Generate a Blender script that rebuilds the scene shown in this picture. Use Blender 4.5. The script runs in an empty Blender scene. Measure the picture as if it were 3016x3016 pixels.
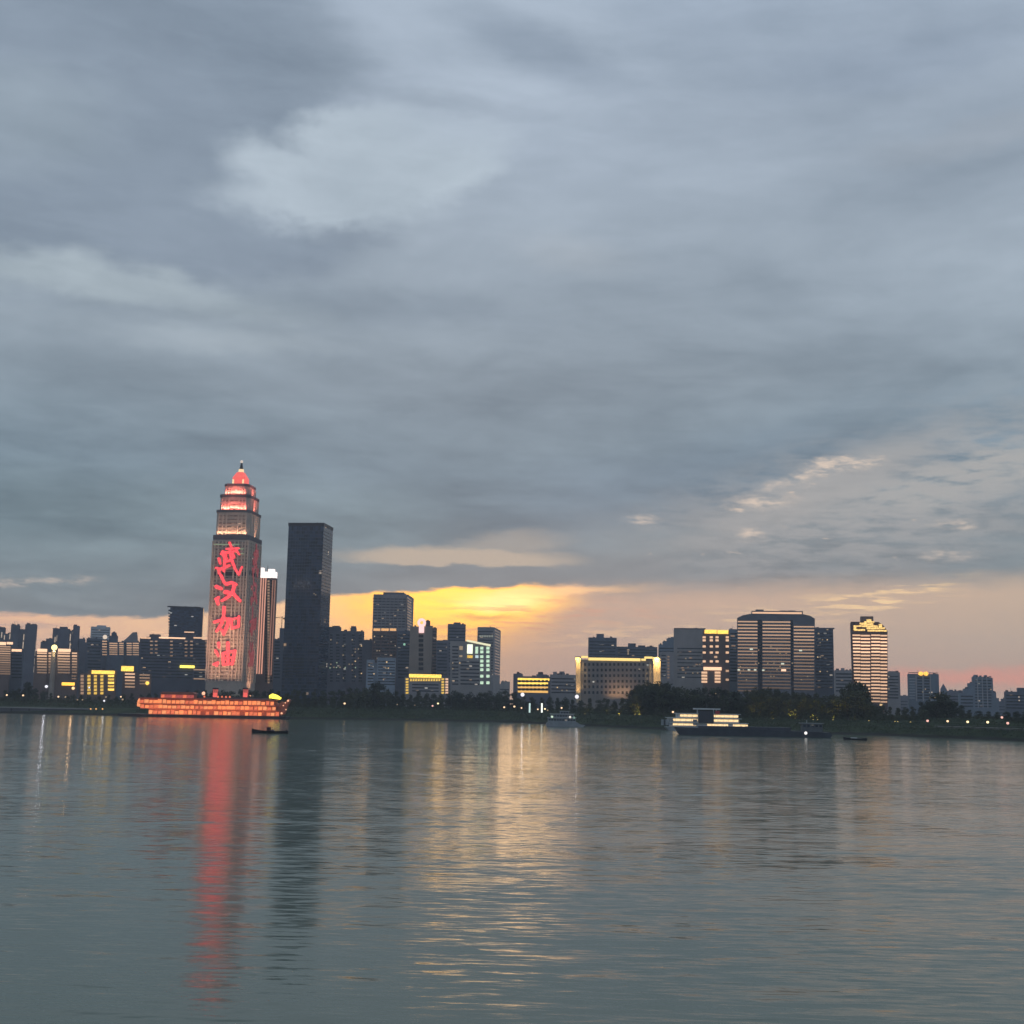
import bpy, math, random
from mathutils import Matrix, Vector
random.seed(7)
SC = bpy.context.scene
COL = SC.collection
R = math.radians

# ------------------------------------------------------------------ camera
F, HC = 3800.0, 15.0                       # focal length in photo pixels (3016 px square), eye height above the river
PITCH, ROLL = math.atan(570 / F), 0.0185
fwd = Vector((0, math.cos(PITCH), math.sin(PITCH)))
r0, u0 = Vector((1, 0, 0)), Vector((0, -math.sin(PITCH), math.cos(PITCH)))
rgt = r0 * math.cos(ROLL) + u0 * math.sin(ROLL)
upv = u0 * math.cos(ROLL) - r0 * math.sin(ROLL)
CAM = Vector((0, 0, HC))
cd = bpy.data.cameras.new('camera')
cd.sensor_width = 36
cd.angle = 2 * math.atan(1508 / F)
cd.clip_start, cd.clip_end = 0.5, 30000
cam = bpy.data.objects.new('camera', cd)
COL.objects.link(cam)
m = Matrix((rgt, upv, -fwd)).transposed().to_4x4()
m.translation = CAM
cam.matrix_world = m
SC.camera = cam

def ray(px, py):
    return fwd + rgt * ((px - 1508) / F) + upv * ((1508 - py) / F)
def at(px, py, Y):
    d = ray(px, py)
    return CAM + d * (Y / d.y)
def on_z(px, py, z=0.0):
    d = ray(px, py)
    return CAM + d * ((z - HC) / d.z)
def azel(px, py):
    d = ray(px, py).normalized()
    return math.degrees(math.atan2(d.x, d.y)), math.degrees(math.asin(d.z))
def lin(c):
    o = []
    for v in c[:3]:
        v /= 255.0
        o.append(v / 12.92 if v <= 0.04045 else ((v + 0.055) / 1.055) ** 2.4)
    return tuple(o) + (1.0,)

# ------------------------------------------------------------------ little node language
class S:
    def __init__(s, nt, sock): s.nt, s.k = nt, sock
    def _m(s, op, *a): return M(s.nt, op, s, *a)
    def __add__(s, o): return s._m('ADD', o)
    def __radd__(s, o): return s._m('ADD', o)
    def __sub__(s, o): return s._m('SUBTRACT', o)
    def __rsub__(s, o): return M(s.nt, 'SUBTRACT', o, s)
    def __mul__(s, o): return s._m('MULTIPLY', o)
    def __rmul__(s, o): return s._m('MULTIPLY', o)
    def __truediv__(s, o): return s._m('DIVIDE', o)
def put(nt, sock, v):
    if isinstance(v, S): nt.links.new(v.k, sock)
    else: sock.default_value = v
def M(nt, op, *a):
    n = nt.nodes.new('ShaderNodeMath'); n.operation = op
    for i, v in enumerate(a): put(nt, n.inputs[i], v)
    return S(nt, n.outputs[0])
def SM(nt, x, lo, hi, a=0.0, b=1.0, kind='SMOOTHSTEP'):
    n = nt.nodes.new('ShaderNodeMapRange'); n.interpolation_type = kind; n.clamp = True
    if lo > hi: lo, hi, a, b = hi, lo, b, a
    put(nt, n.inputs[0], x)
    for i, v in enumerate((lo, hi, a, b)): n.inputs[i + 1].default_value = v
    return S(nt, n.outputs[0])
def VEC(nt, x, y, z=0.0):
    n = nt.nodes.new('ShaderNodeCombineXYZ')
    for i, v in enumerate((x, y, z)): put(nt, n.inputs[i], v)
    return S(nt, n.outputs[0])
def XYZ(nt, v):
    n = nt.nodes.new('ShaderNodeSeparateXYZ'); put(nt, n.inputs[0], v)
    return [S(nt, o) for o in n.outputs]
def NOISE(nt, v, scale=1.0, detail=4.0, rough=0.5, dist=0.0, color=False):
    n = nt.nodes.new('ShaderNodeTexNoise')
    put(nt, n.inputs['Vector'], v)
    n.inputs['Scale'].default_value = scale; n.inputs['Detail'].default_value = detail
    n.inputs['Roughness'].default_value = rough; n.inputs['Distortion'].default_value = dist
    return S(nt, n.outputs['Color' if color else 'Fac'])
def MIX(nt, f, a, b, mode='MIX'):
    n = nt.nodes.new('ShaderNodeMix'); n.data_type = 'RGBA'; n.blend_type = mode
    put(nt, n.inputs[0], f); put(nt, n.inputs[6], a); put(nt, n.inputs[7], b)
    return S(nt, n.outputs[2])
def RAMP(nt, x, stops):
    n = nt.nodes.new('ShaderNodeValToRGB'); put(nt, n.inputs[0], x)
    e = n.color_ramp.elements
    while len(e) < len(stops): e.new(0.5)
    for k, (p, c) in zip(e, stops): k.position = p
    for k, (p, c) in zip(e, stops): k.position = p; k.color = c
    return S(nt, n.outputs[0])

# ------------------------------------------------------------------ sky
world = bpy.data.worlds.new('World'); SC.world = world; world.use_nodes = True
def build_sky():
    nt = world.node_tree; nt.nodes.clear()
    tc = nt.nodes.new('ShaderNodeTexCoord')
    x, y, z = XYZ(nt, S(nt, tc.outputs['Generated']))
    az = M(nt, 'ARCTAN2', x, y) * 57.29578
    el = M(nt, 'ARCSINE', M(nt, 'MINIMUM', M(nt, 'MAXIMUM', z, -1.0), 1.0)) * 57.29578
    PPD = 66.3
    # warped copies of the angles give the clouds their ragged outline
    w1 = NOISE(nt, VEC(nt, az * 0.13, el * 0.30, 3.1), 1.0, 5.0, 0.55, 0, True)
    wx, wy, wz = XYZ(nt, w1)
    w0 = NOISE(nt, VEC(nt, az * 0.55, el * 0.8, 11.0), 1.0, 5.0, 0.6, 0, True)
    ux, uy, uz = XYZ(nt, w0)
    azw = az + (wx - 0.5) * 4.6 + (ux - 0.5) * 1.6; elw = el + (wy - 0.5) * 2.6 + (uy - 0.5) * 1.2
    w2 = NOISE(nt, VEC(nt, az * 0.7, el * 1.9, 7.7), 1.0, 4.0, 0.6, 0, True)
    vx, vy, vz = XYZ(nt, w2)
    azf = az + (vx - 0.5) * 1.6; elf = el + (vy - 0.5) * 0.6
    def ell(px, py, rx, ry, ang=0.0, soft=0.3, fine=False, hard=None):
        a0, e0 = azel(px, py)
        A, E = (azf, elf) if fine else (azw, elw)
        dx, dy = A - a0, E - e0
        c, s = math.cos(R(ang)), math.sin(R(ang))
        p = (dx * c + dy * s) / (rx / PPD); q = (dy * c - dx * s) / (ry / PPD)
        r = M(nt, 'SQRT', p * p + q * q)
        return SM(nt, r, 1 + soft, 1 - soft)
    def mx(*a):
        o = a[0]
        for b in a[1:]: o = M(nt, 'MAXIMUM', o, b)
        return o
    # deck of stratus seen from below: plane coordinates make the rolls flatten towards the horizon
    zc = M(nt, 'MAXIMUM', z, 0.0) + 0.16
    cp = VEC(nt, x / zc, y / zc, 0.0)
    n1 = NOISE(nt, cp, 1.7, 6.0, 0.55, 0.45)
    n2 = NOISE(nt, VEC(nt, az * 0.09, el * 0.42, 1.3), 1.0, 5.0, 0.55, 0.4)
    n3 = NOISE(nt, VEC(nt, az * 0.55, el * 2.3, 5.0), 1.0, 4.0, 0.6, 0.2)
    def e_of(py): return azel(1508, py)[1]
    t = SM(nt, el, 0.0, 34.0, kind='LINEAR')
    P = lambda py: max(0.0, min(1.0, e_of(py) / 34.0))
    deck = RAMP(nt, t, [(P(1760), lin((140, 148, 151))), (P(1600), lin((127, 149, 159))), (P(1400), lin((128, 148, 162))),
                        (P(1100), lin((141, 156, 169))), (P(750), lin((157, 171, 185))), (P(350), lin((158, 172, 188))),
                        (P(0), lin((161, 176, 194)))])
    # big dark bank on the upper left
    dark = mx(ell(250, 260, 840, 420, 8, 0.13), ell(330, 620, 520, 250, 0, 0.25), ell(760, 700, 300, 120, 0, 0.4))
    deck = MIX(nt, dark * 0.85, deck, lin((131, 146, 163)))
    deck = MIX(nt, ell(40, 330, 260, 130, 0, 0.7) * 0.6, deck, lin((148, 163, 176)))
    hole = mx(ell(1190, 450, 340, 165, 12, 0.22), ell(880, 550, 210, 95, -8, 0.4), ell(960, 600, 300, 70, 0, 0.5))
    deck = MIX(nt, hole * 0.86, deck, lin((184, 198, 210)))
    deck = MIX(nt, ell(1450, 170, 480, 230, -14, 0.65) * 0.8, deck, lin((176, 190, 206)))
    deck = MIX(nt, ell(1600, 150, 260, 60, -18, 0.7, True) * 0.7, deck, lin((142, 157, 175)))
    deck = MIX(nt, ell(1330, 305, 260, 26, -5, 0.8, True) * 0.6, deck, lin((148, 162, 178)))
    deck = MIX(nt, ell(2620, 170, 360, 70, 6, 0.7) * 0.5, deck, lin((146, 161, 180)))
    deck = MIX(nt, ell(2800, 470, 420, 70, -3, 0.7) * 0.4, deck, lin((144, 158, 173)))
    deck = MIX(nt, ell(2900, 390, 300, 40, 5, 0.7) * 0.5, deck, lin((165, 175, 187)))
    deck = MIX(nt, ell(270, 812, 560, 52, -4, 0.6) * 0.95, deck, lin((167, 181, 191)))
    deck = MIX(nt, ell(640, 1000, 260, 36, 0, 0.8) * 0.6, deck, lin((164, 177, 187)))
    deck = MIX(nt, ell(1150, 905, 420, 46, -4, 0.7) * 0.5, deck, lin((140, 155, 170)))
    deck = MIX(nt, ell(1020, 705, 130, 20, -8, 0.7) * 0.6, deck, lin((140, 154, 170)))
    deck = MIX(nt, ell(560, 960, 700, 60, -2, 0.8) * 0.4, deck, lin((152, 166, 178)))
    deck = MIX(nt, ell(1690, 750, 150, 44, -8, 0.95, True) * 0.5, deck, lin((172, 182, 192)))
    deck = MIX(nt, ell(2050, 1420, 700, 120, 10, 0.6) * 0.75, deck, lin((123, 142, 158)))
    deck = MIX(nt, ell(900, 1120, 1000, 70, 2, 0.8) * 0.45, deck, lin((132, 147, 160)))
    deck = MIX(nt, ell(300, 1600, 900, 150, 2, 0.6) * 0.6, deck, lin((122, 142, 152)))
    lowk = SM(nt, el, 20.0, 6.0)
    n4 = NOISE(nt, VEC(nt, az * 0.22 + el * 0.1, el * 0.95, 21.0), 1.0, 5.0, 0.58, 0.5)
    mod = (n1 - 0.5) * 1.0 + (n2 - 0.5) * (lowk * 0.32 + 0.26) + (n3 - 0.5) * (lowk * 0.22) + (n4 - 0.5) * (lowk * 0.26 + 0.24)
    deck = MIX(nt, 1.0, deck, VEC(nt, mod * 1.1 + 1.0, mod + 1.0, mod * 0.92 + 1.0), 'MULTIPLY')
    # thinner, pinker cloud low on the right with small bright rents
    pr = ell(2350, 1620, 1100, 130, 5, 0.7)
    deck = MIX(nt, pr * 0.5, deck, lin((150, 150, 152)))
    band = ell(2930, 1390, 430, 70, 11, 0.5)
    deck = MIX(nt, band * 0.9 * SM(nt, n3, 0.25, 0.55), deck, lin((180, 180, 178)))
    deck = MIX(nt, ell(2420, 1440, 330, 60, 22, 0.7, True) * 0.8, deck, lin((172, 171, 170)))
    pale = ell(2640, 1480, 560, 170, 14, 0.8) * SM(nt, n3, 0.34, 0.62)
    deck = MIX(nt, pale * 0.8, deck, lin((174, 174, 174)))
    wn = NOISE(nt, VEC(nt, az * 0.62 + el * 0.25, el * 2.7, 2.0), 1.0, 4.0, 0.62, 0.3)
    wf = NOISE(nt, VEC(nt, az * 1.1 + el * 0.5, el * 3.6, 4.0), 1.0, 5.0, 0.6, 0.2)
    area = mx(ell(2300, 1470, 260, 42, 24, 0.6), ell(2480, 1360, 160, 36, 10, 0.7), ell(2330, 1620, 820, 95, 8, 0.6) * 0.80,
              ell(2700, 1640, 500, 60, 4, 0.7) * 0.86, ell(2900, 1360, 260, 45, 12, 0.6) * 0.8)
    wisp = SM(nt, wn * 0.55 + wf * 0.45 + (area - 1.0) * 0.36, 0.52, 0.66) * SM(nt, area, 0.0, 0.25)
    deck = MIX(nt, wisp * 0.95, deck, lin((226, 205, 186)))
    for (px, py, rx, ry, an) in ((2240, 1478, 70, 11, 3), (2350, 1412, 60, 10, 14), (2435, 1368, 44, 12, 10), (2528, 1366, 40, 9, 6),
                                 (1892, 1530, 34, 6, 0), (2208, 1572, 28, 9, -14), (2795, 1636, 40, 8, 4), (2810, 1545, 34, 7, 0),
                                 (20, 1718, 60, 7, 6), (200, 1712, 48, 6, 6)):
        deck = MIX(nt, ell(px, py, rx * 1.25, ry * 1.5, an, 0.95, True) * SM(nt, wf, 0.36, 0.70), deck, lin((226, 208, 192)))
    sp = ell(1350, 1648, 320, 34, 0, 0.4, True) * SM(nt, elf, azel(1350, 1672)[1], azel(1350, 1660)[1])
    deck = MIX(nt, mx(sp, ell(1480, 1610, 170, 40, 8, 0.5, True) * 0.45) * 0.92, deck, lin((203, 188, 170)))
    # open strip under the deck, burning where the sun has just gone
    tt = SM(nt, az, azel(0, 1800)[0], azel(3016, 1800)[0], kind='LINEAR')
    Q = lambda px: px / 3016.0
    clear = RAMP(nt, tt, [(0.0, lin((246, 194, 156))), (Q(900), lin((252, 205, 160))), (Q(1150), (1.15, 0.60, 0.24, 1)),
                          (Q(1600), lin((210, 172, 152))), (Q(1800), lin((200, 171, 158))), (Q(3016), lin((195, 172, 160)))])
    low = SM(nt, el, e_of(1990), e_of(1850))
    clear = MIX(nt, low, MIX(nt, 0.7, clear, lin((186, 158, 150))), clear)
    clear = MIX(nt, ell(1270, 1785, 270, 92, 0, 0.7, True), clear, (1.5, 0.76, 0.12, 1))
    clear = MIX(nt, ell(1400, 1776, 220, 50, 3, 0.7, True) * 0.9, clear, (2.0, 1.02, 0.14, 1))
    clear = MIX(nt, ell(1490, 1770, 120, 26, 4, 0.7, True) * 0.9, clear, (2.1, 1.15, 0.50, 1))
    clear = MIX(nt, ell(1640, 1741, 250, 11, 3, 0.7, True) * 0.75, clear, (1.5, 0.85, 0.38, 1))
    stn = NOISE(nt, VEC(nt, az * 0.45 - el * 0.12, el * 4.6, 9.0), 1.0, 3.0, 0.55, 0.2)
    st1 = SM(nt, stn, 0.50, 0.62) * mx(ell(1560, 1830, 330, 60, 3, 0.6, True), ell(1440, 1815, 90, 10, 0, 0.7, True))
    clear = MIX(nt, st1 * 0.6, clear, lin((214, 160, 138)))
    clear = MIX(nt, ell(1440, 1818, 75, 7, 0, 0.8, True) * 0.7, clear, lin((205, 160, 110)))
    st2 = SM(nt, stn, 0.47, 0.60) * mx(ell(2600, 1765, 230, 36, 14, 0.5), ell(2330, 1820, 420, 45, 10, 0.7) * 0.5, ell(1900, 1870, 330, 30, 4, 0.7) * 0.5)
    clear = MIX(nt, st2 * 0.9, clear, lin((250, 214, 172)))
    clear = MIX(nt, ell(2950, 1995, 420, 26, 2, 0.8) * 0.75, clear, lin((228, 152, 138)))
    clear = MIX(nt, M(nt, 'MAXIMUM', (n3 - 0.5) * 1.0, 0.0), clear, lin((178, 160, 155)))
    clear = MIX(nt, SM(nt, tt, 0.0, Q(420), 0.55, 0.0) * SM(nt, stn, 0.44, 0.6), clear, lin((168, 148, 146)))
    a0, a1 = azel(0, 1750)[0], azel(3016, 1750)[0]
    edge_pts = [(0, 1808), (420, 1820), (640, 1800), (840, 1764), (1000, 1752), (1220, 1742), (1420, 1734), (1580, 1722), (1860, 1728), (2300, 1712), (3016, 1690)]
    edge = RAMP(nt, tt, [(Q(px), ((azel(px, py)[1] / 8.0),) * 3 + (1,)) for px, py in edge_pts])
    er, _, _ = XYZ(nt, edge)
    d = elf + (wy - 0.5) * 0.35 - er * 8.0
    hardm = SM(nt, d, -0.10, 0.12); softm = SM(nt, d, -0.9, 0.5)
    side = SM(nt, tt, Q(1500), Q(1900))
    warm_gain = RAMP(nt, tt, [(0.0, (0.62, 0.62, 0.62, 1)), (Q(1000), (0.60, 0.60, 0.58, 1)), (Q(1400), (0.60, 0.58, 0.50, 1)), (Q(1750), (0.56, 0.56, 0.53, 1)), (1.0, (0.57, 0.57, 0.53, 1))])
    clear = MIX(nt, 1.0, clear, MIX(nt, 1.0, warm_gain, (2.25, 2.2, 2.05, 1), 'MULTIPLY'), 'MULTIPLY')
    mask = hardm * (1.0 - side) + softm * side
    col = MIX(nt, mask, clear, deck)
    # behind the viewer and below the horizon
    front = SM(nt, y, -0.5, 0.6)
    back = MIX(nt, SM(nt, el, 0.0, 40.0), lin((132, 142, 160)), lin((150, 164, 184)))
    col = MIX(nt, front, back, col)
    col = MIX(nt, SM(nt, el, -2.0, 0.0), lin((110, 118, 126)), col)
    bg = nt.nodes.new('ShaderNodeBackground'); put(nt, bg.inputs[0], col); bg.inputs[1].default_value = SKY_GAIN
    sk = nt.nodes.new('ShaderNodeTexSky'); sk.sky_type = 'NISHITA'; sk.sun_disc = False
    sk.sun_elevation = R(SUN_EL); sk.sun_rotation = R(SUN_AZ); sk.air_density = 1.5; sk.dust_density = 3.0
    bg2 = nt.nodes.new('ShaderNodeBackground'); nt.links.new(sk.outputs[0], bg2.inputs[0]); bg2.inputs[1].default_value = 0.004
    ad = nt.nodes.new('ShaderNodeAddShader'); nt.links.new(bg.outputs[0], ad.inputs[0]); nt.links.new(bg2.outputs[0], ad.inputs[1])
    out = nt.nodes.new('ShaderNodeOutputWorld'); nt.links.new(ad.outputs[0], out.inputs[0])
    world.cycles.sampling_method = 'MANUAL'; world.cycles.sample_map_resolution = 512
SUN_AZ, SUN_EL = azel(1430, 1800)
SUN_EL = 2.0
SKY_GAIN = 1.0
build_sky()

# the sun has set behind the bank of cloud: only a faint warm rim is left of it
sl = bpy.data.lights.new('sun', 'SUN'); sl.energy = 0.02; sl.angle = R(8); sl.color = (1.0, 0.72, 0.42)
so = bpy.data.objects.new('sun', sl); COL.objects.link(so)
sdir = Vector((math.sin(R(SUN_AZ)) * math.cos(R(SUN_EL)), math.cos(R(SUN_AZ)) * math.cos(R(SUN_EL)), math.sin(R(SUN_EL))))
so.rotation_euler = (-sdir).to_track_quat('-Z', 'Y').to_euler()

SC.view_settings.view_transform = 'Standard'; SC.view_settings.look = 'None'
SC.view_settings.exposure = 0.0; SC.view_settings.gamma = 1.0
SC.render.engine = 'CYCLES'
SC.cycles.use_denoising = True
SC.cycles.max_bounces = 6; SC.cycles.diffuse_bounces = 2; SC.cycles.glossy_bounces = 4; SC.cycles.volume_bounces = 0
SC.cycles.sample_clamp_indirect = 6.0
SC.cycles.caustics_reflective = False; SC.cycles.caustics_refractive = False

# ------------------------------------------------------------------ materials
MATS = {}
def pbr(name, c, rough=0.8, metal=0.0, var=0.0, vscale=0.05, spec=0.5):
    if name in MATS: return MATS[name]
    m = bpy.data.materials.new(name); m.use_nodes = True
    nt = m.node_tree; b = nt.nodes['Principled BSDF']
    b.inputs['Roughness'].default_value = rough; b.inputs['Metallic'].default_value = metal
    b.inputs['Specular IOR Level'].default_value = spec
    c = tuple(c) + (1,) if len(c) == 3 else c
    if var:
        tc = nt.nodes.new('ShaderNodeTexCoord')
        n = NOISE(nt, S(nt, tc.outputs['Object']), vscale, 5.0, 0.6)
        k = SM(nt, n, 0.3, 0.7, 1 - var, 1 + var, 'LINEAR')
        put(nt, b.inputs['Base Color'], MIX(nt, 1.0, c, VEC(nt, k, k, k), 'MULTIPLY'))
    else: b.inputs['Base Color'].default_value = c
    MATS[name] = m
    return m
def em(name, c, s, var=0.0):
    if name in MATS: return MATS[name]
    m = bpy.data.materials.new(name); m.use_nodes = True
    nt = m.node_tree; b = nt.nodes['Principled BSDF']
    b.inputs['Base Color'].default_value = (0.06, 0.06, 0.06, 1)
    b.inputs['Emission Color'].default_value = tuple(c[:3]) + (1,)
    if var:                                            # single lamps of a run differ in strength
        tc = nt.nodes.new('ShaderNodeTexCoord')
        n = NOISE(nt, S(nt, tc.outputs['Object']), 0.7, 2.0, 0.6)
        put(nt, b.inputs['Emission Strength'], SM(nt, n, 0.35, 0.65, s * (1 - var), s * (1 + var), 'LINEAR'))
    else: b.inputs['Emission Strength'].default_value = s
    MATS[name] = m
    return m
def wall(c, name=None):
    return pbr(name or 'wall_%d_%d_%d' % tuple(int(v * 1000) for v in c), c, 0.85, 0, 0.18, 0.06, 0.3)
def glass(name, c, rough, lit, cell=(3.2, 3.6), spec=0.5):
    """window glass pane by pane: each pane has its own tint, curtains and, rarely, a light on"""
    m = bpy.data.materials.new(name); m.use_nodes = True; nt = m.node_tree; b = nt.nodes['Principled BSDF']
    tc = nt.nodes.new('ShaderNodeTexCoord'); oi = nt.nodes.new('ShaderNodeObjectInfo')
    x, y, z = XYZ(nt, S(nt, tc.outputs['Object'])); r = S(nt, oi.outputs['Random'])
    fx = M(nt, 'FLOOR', (x + 500.0) / cell[0]); fy = M(nt, 'FLOOR', (y + 500.0) / cell[0]); fz = M(nt, 'FLOOR', (z + 500.0) / cell[1])
    w = nt.nodes.new('ShaderNodeTexWhiteNoise'); w.noise_dimensions = '4D'
    put(nt, w.inputs['Vector'], VEC(nt, fx, fy, fz)); put(nt, w.inputs['W'], r * 37.0)
    v = S(nt, w.outputs['Value']); q1, q2, q3 = XYZ(nt, S(nt, w.outputs['Color']))
    k = q1 * 1.3 + 0.4
    put(nt, b.inputs['Base Color'], MIX(nt, 1.0, c + (1,), VEC(nt, k, k, k), 'MULTIPLY'))
    put(nt, b.inputs['Roughness'], q2 * 0.14 + rough); b.inputs['Specular IOR Level'].default_value = spec
    on = M(nt, 'GREATER_THAN', v, 1.0 - lit)
    put(nt, b.inputs['Emission Color'], MIX(nt, q3, (1.0, 0.60, 0.28, 1), (0.95, 0.95, 0.85, 1)))
    put(nt, b.inputs['Emission Strength'], on * (q2 * 0.45 + 0.08))
    MATS[name] = m
    return m
GLASS = glass('dark_window_glass', (0.03, 0.04, 0.055), 0.08, 0.035)
BLUEGLASS = glass('blue_curtain_glass', (0.025, 0.045, 0.08), 0.12, 0.006, (3.4, 4.0), 0.4)
METAL = pbr('grey_metal', (0.12, 0.12, 0.13), 0.5, 0.4)
DARKMETAL = pbr('dark_metal', (0.03, 0.03, 0.035), 0.5, 0.3)
ROOF = pbr('roof_concrete', (0.10, 0.10, 0.11), 0.9, 0, 0.2)
WHITE = pbr('white_paint', (0.72, 0.74, 0.74), 0.5, 0, 0.08, 0.3)
PEACH = (1.0, 0.60, 0.36); YEL = (1.0, 0.62, 0.10); WARM = (1.0, 0.70, 0.35)
LED = [em('peach_led_%d' % i, PEACH, s) for i, s in enumerate((1.5, 1.0, 0.62, 0.4, 0.25, 0.13))]
YLED = em('yellow_led', YEL, 1.7, 0.25)
YLED2 = em('yellow_led_dim', YEL, 0.9, 0.25)
WINWARM = em('warm_lit_window', (1.0, 0.66, 0.32), 0.9)
WINDIM = em('dim_lit_window', (1.0, 0.72, 0.42), 0.35)
WINMINT = em('mint_lit_window', (0.72, 1.0, 0.72), 0.9, 0.2)
WINCOOL = em('cool_lit_window', (0.75, 0.95, 1.0), 0.8)

# ------------------------------------------------------------------ mesh helpers
class MB:
    def __init__(s): s.v, s.f = [], []
    def add(s, vs, fs):
        o = len(s.v); s.v += [tuple(p) for p in vs]; s.f += [tuple(i + o for i in f) for f in fs]; return s
    def box(s, x0, x1, y0, y1, z0, z1):
        if x0 > x1: x0, x1 = x1, x0
        if y0 > y1: y0, y1 = y1, y0
        if z0 > z1: z0, z1 = z1, z0
        return s.add([(x0, y0, z0), (x1, y0, z0), (x1, y1, z0), (x0, y1, z0), (x0, y0, z1), (x1, y0, z1), (x1, y1, z1), (x0, y1, z1)],
                     [(3, 2, 1, 0), (4, 5, 6, 7), (0, 1, 5, 4), (1, 2, 6, 5), (2, 3, 7, 6), (3, 0, 4, 7)])
    def prism(s, poly, z0, z1, top=None):          # poly: (x, y) counter-clockwise; top: other outline at z1
        n = len(poly); top = top or poly
        return s.add([(x, y, z0) for x, y in poly] + [(x, y, z1) for x, y in top],
                     [tuple(reversed(range(n))), tuple(range(n, 2 * n))] + [(i, (i + 1) % n, n + (i + 1) % n, n + i) for i in range(n)])
    def slab(s, poly, y0, y1):                     # poly: (x, z) outline standing upright, from y0 (front) to y1
        n = len(poly)
        return s.add([(x, y0, z) for x, z in poly] + [(x, y1, z) for x, z in poly],
                     [tuple(range(n)), tuple(reversed(range(n, 2 * n)))] + [(i, n + i, n + (i + 1) % n, (i + 1) % n) for i in range(n)])
    def cyl(s, cx, cy, z0, z1, r0, r1=None, n=12):
        r1 = r0 if r1 is None else r1
        c = lambda r: [(cx + r * math.cos(2 * math.pi * i / n), cy + r * math.sin(2 * math.pi * i / n)) for i in range(n)]
        return s.prism(c(r0), z0, z1, c(max(r1, 0.01)))
    def tube(s, a, b, r, n=6):
        a, b = Vector(a), Vector(b); d = (b - a).normalized()
        u = d.orthogonal().normalized(); w = d.cross(u)
        c = lambda p: [p + (u * math.cos(2 * math.pi * i / n) + w * math.sin(2 * math.pi * i / n)) * r for i in range(n)]
        return s.add(c(a) + c(b), [tuple(reversed(range(n))), tuple(range(n, 2 * n))] + [(i, (i + 1) % n, n + (i + 1) % n, n + i) for i in range(n)])
    def ball(s, cx, cy, cz, r, nu=10, nv=6, sz=1.0):
        vs = [(cx, cy, cz - r * sz)]
        for j in range(1, nv):
            t = math.pi * j / nv - math.pi / 2
            for i in range(nu):
                a = 2 * math.pi * i / nu
                vs.append((cx + r * math.cos(t) * math.cos(a), cy + r * math.cos(t) * math.sin(a), cz + r * sz * math.sin(t)))
        vs.append((cx, cy, cz + r * sz)); top = len(vs) - 1
        fs = [(0, 1 + (i + 1) % nu, 1 + i) for i in range(nu)]
        for j in range(nv - 2):
            for i in range(nu):
                p, q = 1 + j * nu, 1 + (i + 1) % nu
                fs.append((p + i, p + (i + 1) % nu, p + nu + (i + 1) % nu, p + nu + i))
        b = 1 + (nv - 2) * nu
        fs += [(b + i, b + (i + 1) % nu, top) for i in range(nu)]
        return s.add(vs, fs)
    def mesh(s, name, mat):
        me = bpy.data.meshes.new(name); me.from_pydata(s.v, [], s.f); me.update()
        if mat: me.materials.append(mat)
        return me
    def build(s, name, mat, parent=None, label=None):
        o = bpy.data.objects.new(name, s.mesh(name, mat)); COL.objects.link(o)
        if parent: o.parent = parent
        if label: o['label'] = label
        return o
def inst(name, me, parent, loc=(0, 0, 0), rot=None):
    o = bpy.data.objects.new(name, me); COL.objects.link(o); o.parent = parent; o.location = loc
    if rot: o.rotation_euler = rot
    return o
def thing(name, label, cat, loc=(0, 0, 0), rz=0.0, group=None):
    o = bpy.data.objects.new(name, None); COL.objects.link(o); o.empty_display_size = 1
    o.location = loc; o.rotation_euler = (0, 0, rz); o['label'] = label; o['category'] = cat
    if group: o['group'] = group
    return o
def kind(o, k): o['kind'] = k; return o
def copy_thing(src, loc, rz=0.0, sc=1.0, label=None, group=None):
    r = src.copy(); COL.objects.link(r); r.location = loc; r.rotation_euler = (0, 0, rz); r.scale = (sc, sc, sc)
    if label: r['label'] = label
    if group: r['group'] = group
    for ch in list(src.children):
        c = ch.copy(); COL.objects.link(c); c.parent = r
        for g in list(ch.children):
            e = g.copy(); COL.objects.link(e); e.parent = c
    return r
def lamp(parent, loc, target, size, power, color, name='wash_lamp', spread=160):
    l = bpy.data.lights.new(name, 'AREA'); l.shape = 'RECTANGLE'; l.size, l.size_y = size; l.energy = power; l.color = color; l.spread = R(spread)
    o = bpy.data.objects.new(name, l); COL.objects.link(o); o.parent = parent; o.location = loc
    d = Vector(target) - Vector(loc); o.rotation_euler = d.to_track_quat('-Z', 'Y').to_euler()
    return o

# ------------------------------------------------------------------ river, far bank
SHORE = [(-300, 2094), (0, 2100), (350, 2108), (820, 2117), (1200, 2122), (1508, 2128), (1760, 2140), (2000, 2151), (2400, 2161), (2640, 2168), (3016, 2183), (3300, 2196)]
SHW = [on_z(px, py) for px, py in SHORE]
SHW = [Vector((-5000, SHW[0].y + 500, 0))] + SHW + [Vector((5000, 700, 0))]
def shore_y(x):
    for a, b in zip(SHW, SHW[1:]):
        if a.x <= x <= b.x: return a.y + (b.y - a.y) * (x - a.x) / (b.x - a.x)
    return SHW[0].y if x < SHW[0].x else SHW[-1].y
PROFILE = [(-6, -1.5), (0, 0), (5, 1.6), (24, 4.2), (30, 5.6), (70, 6.2), (84, 9.0), (130, 9.6), (150, 12.0), (2600, 12.0)]
def ground_z(off):
    for a, b in zip(PROFILE, PROFILE[1:]):
        if a[0] <= off <= b[0]: return a[1] + (b[1] - a[1]) * (off - a[0]) / (b[0] - a[0])
    return 12.0
G0 = 12.0
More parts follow.
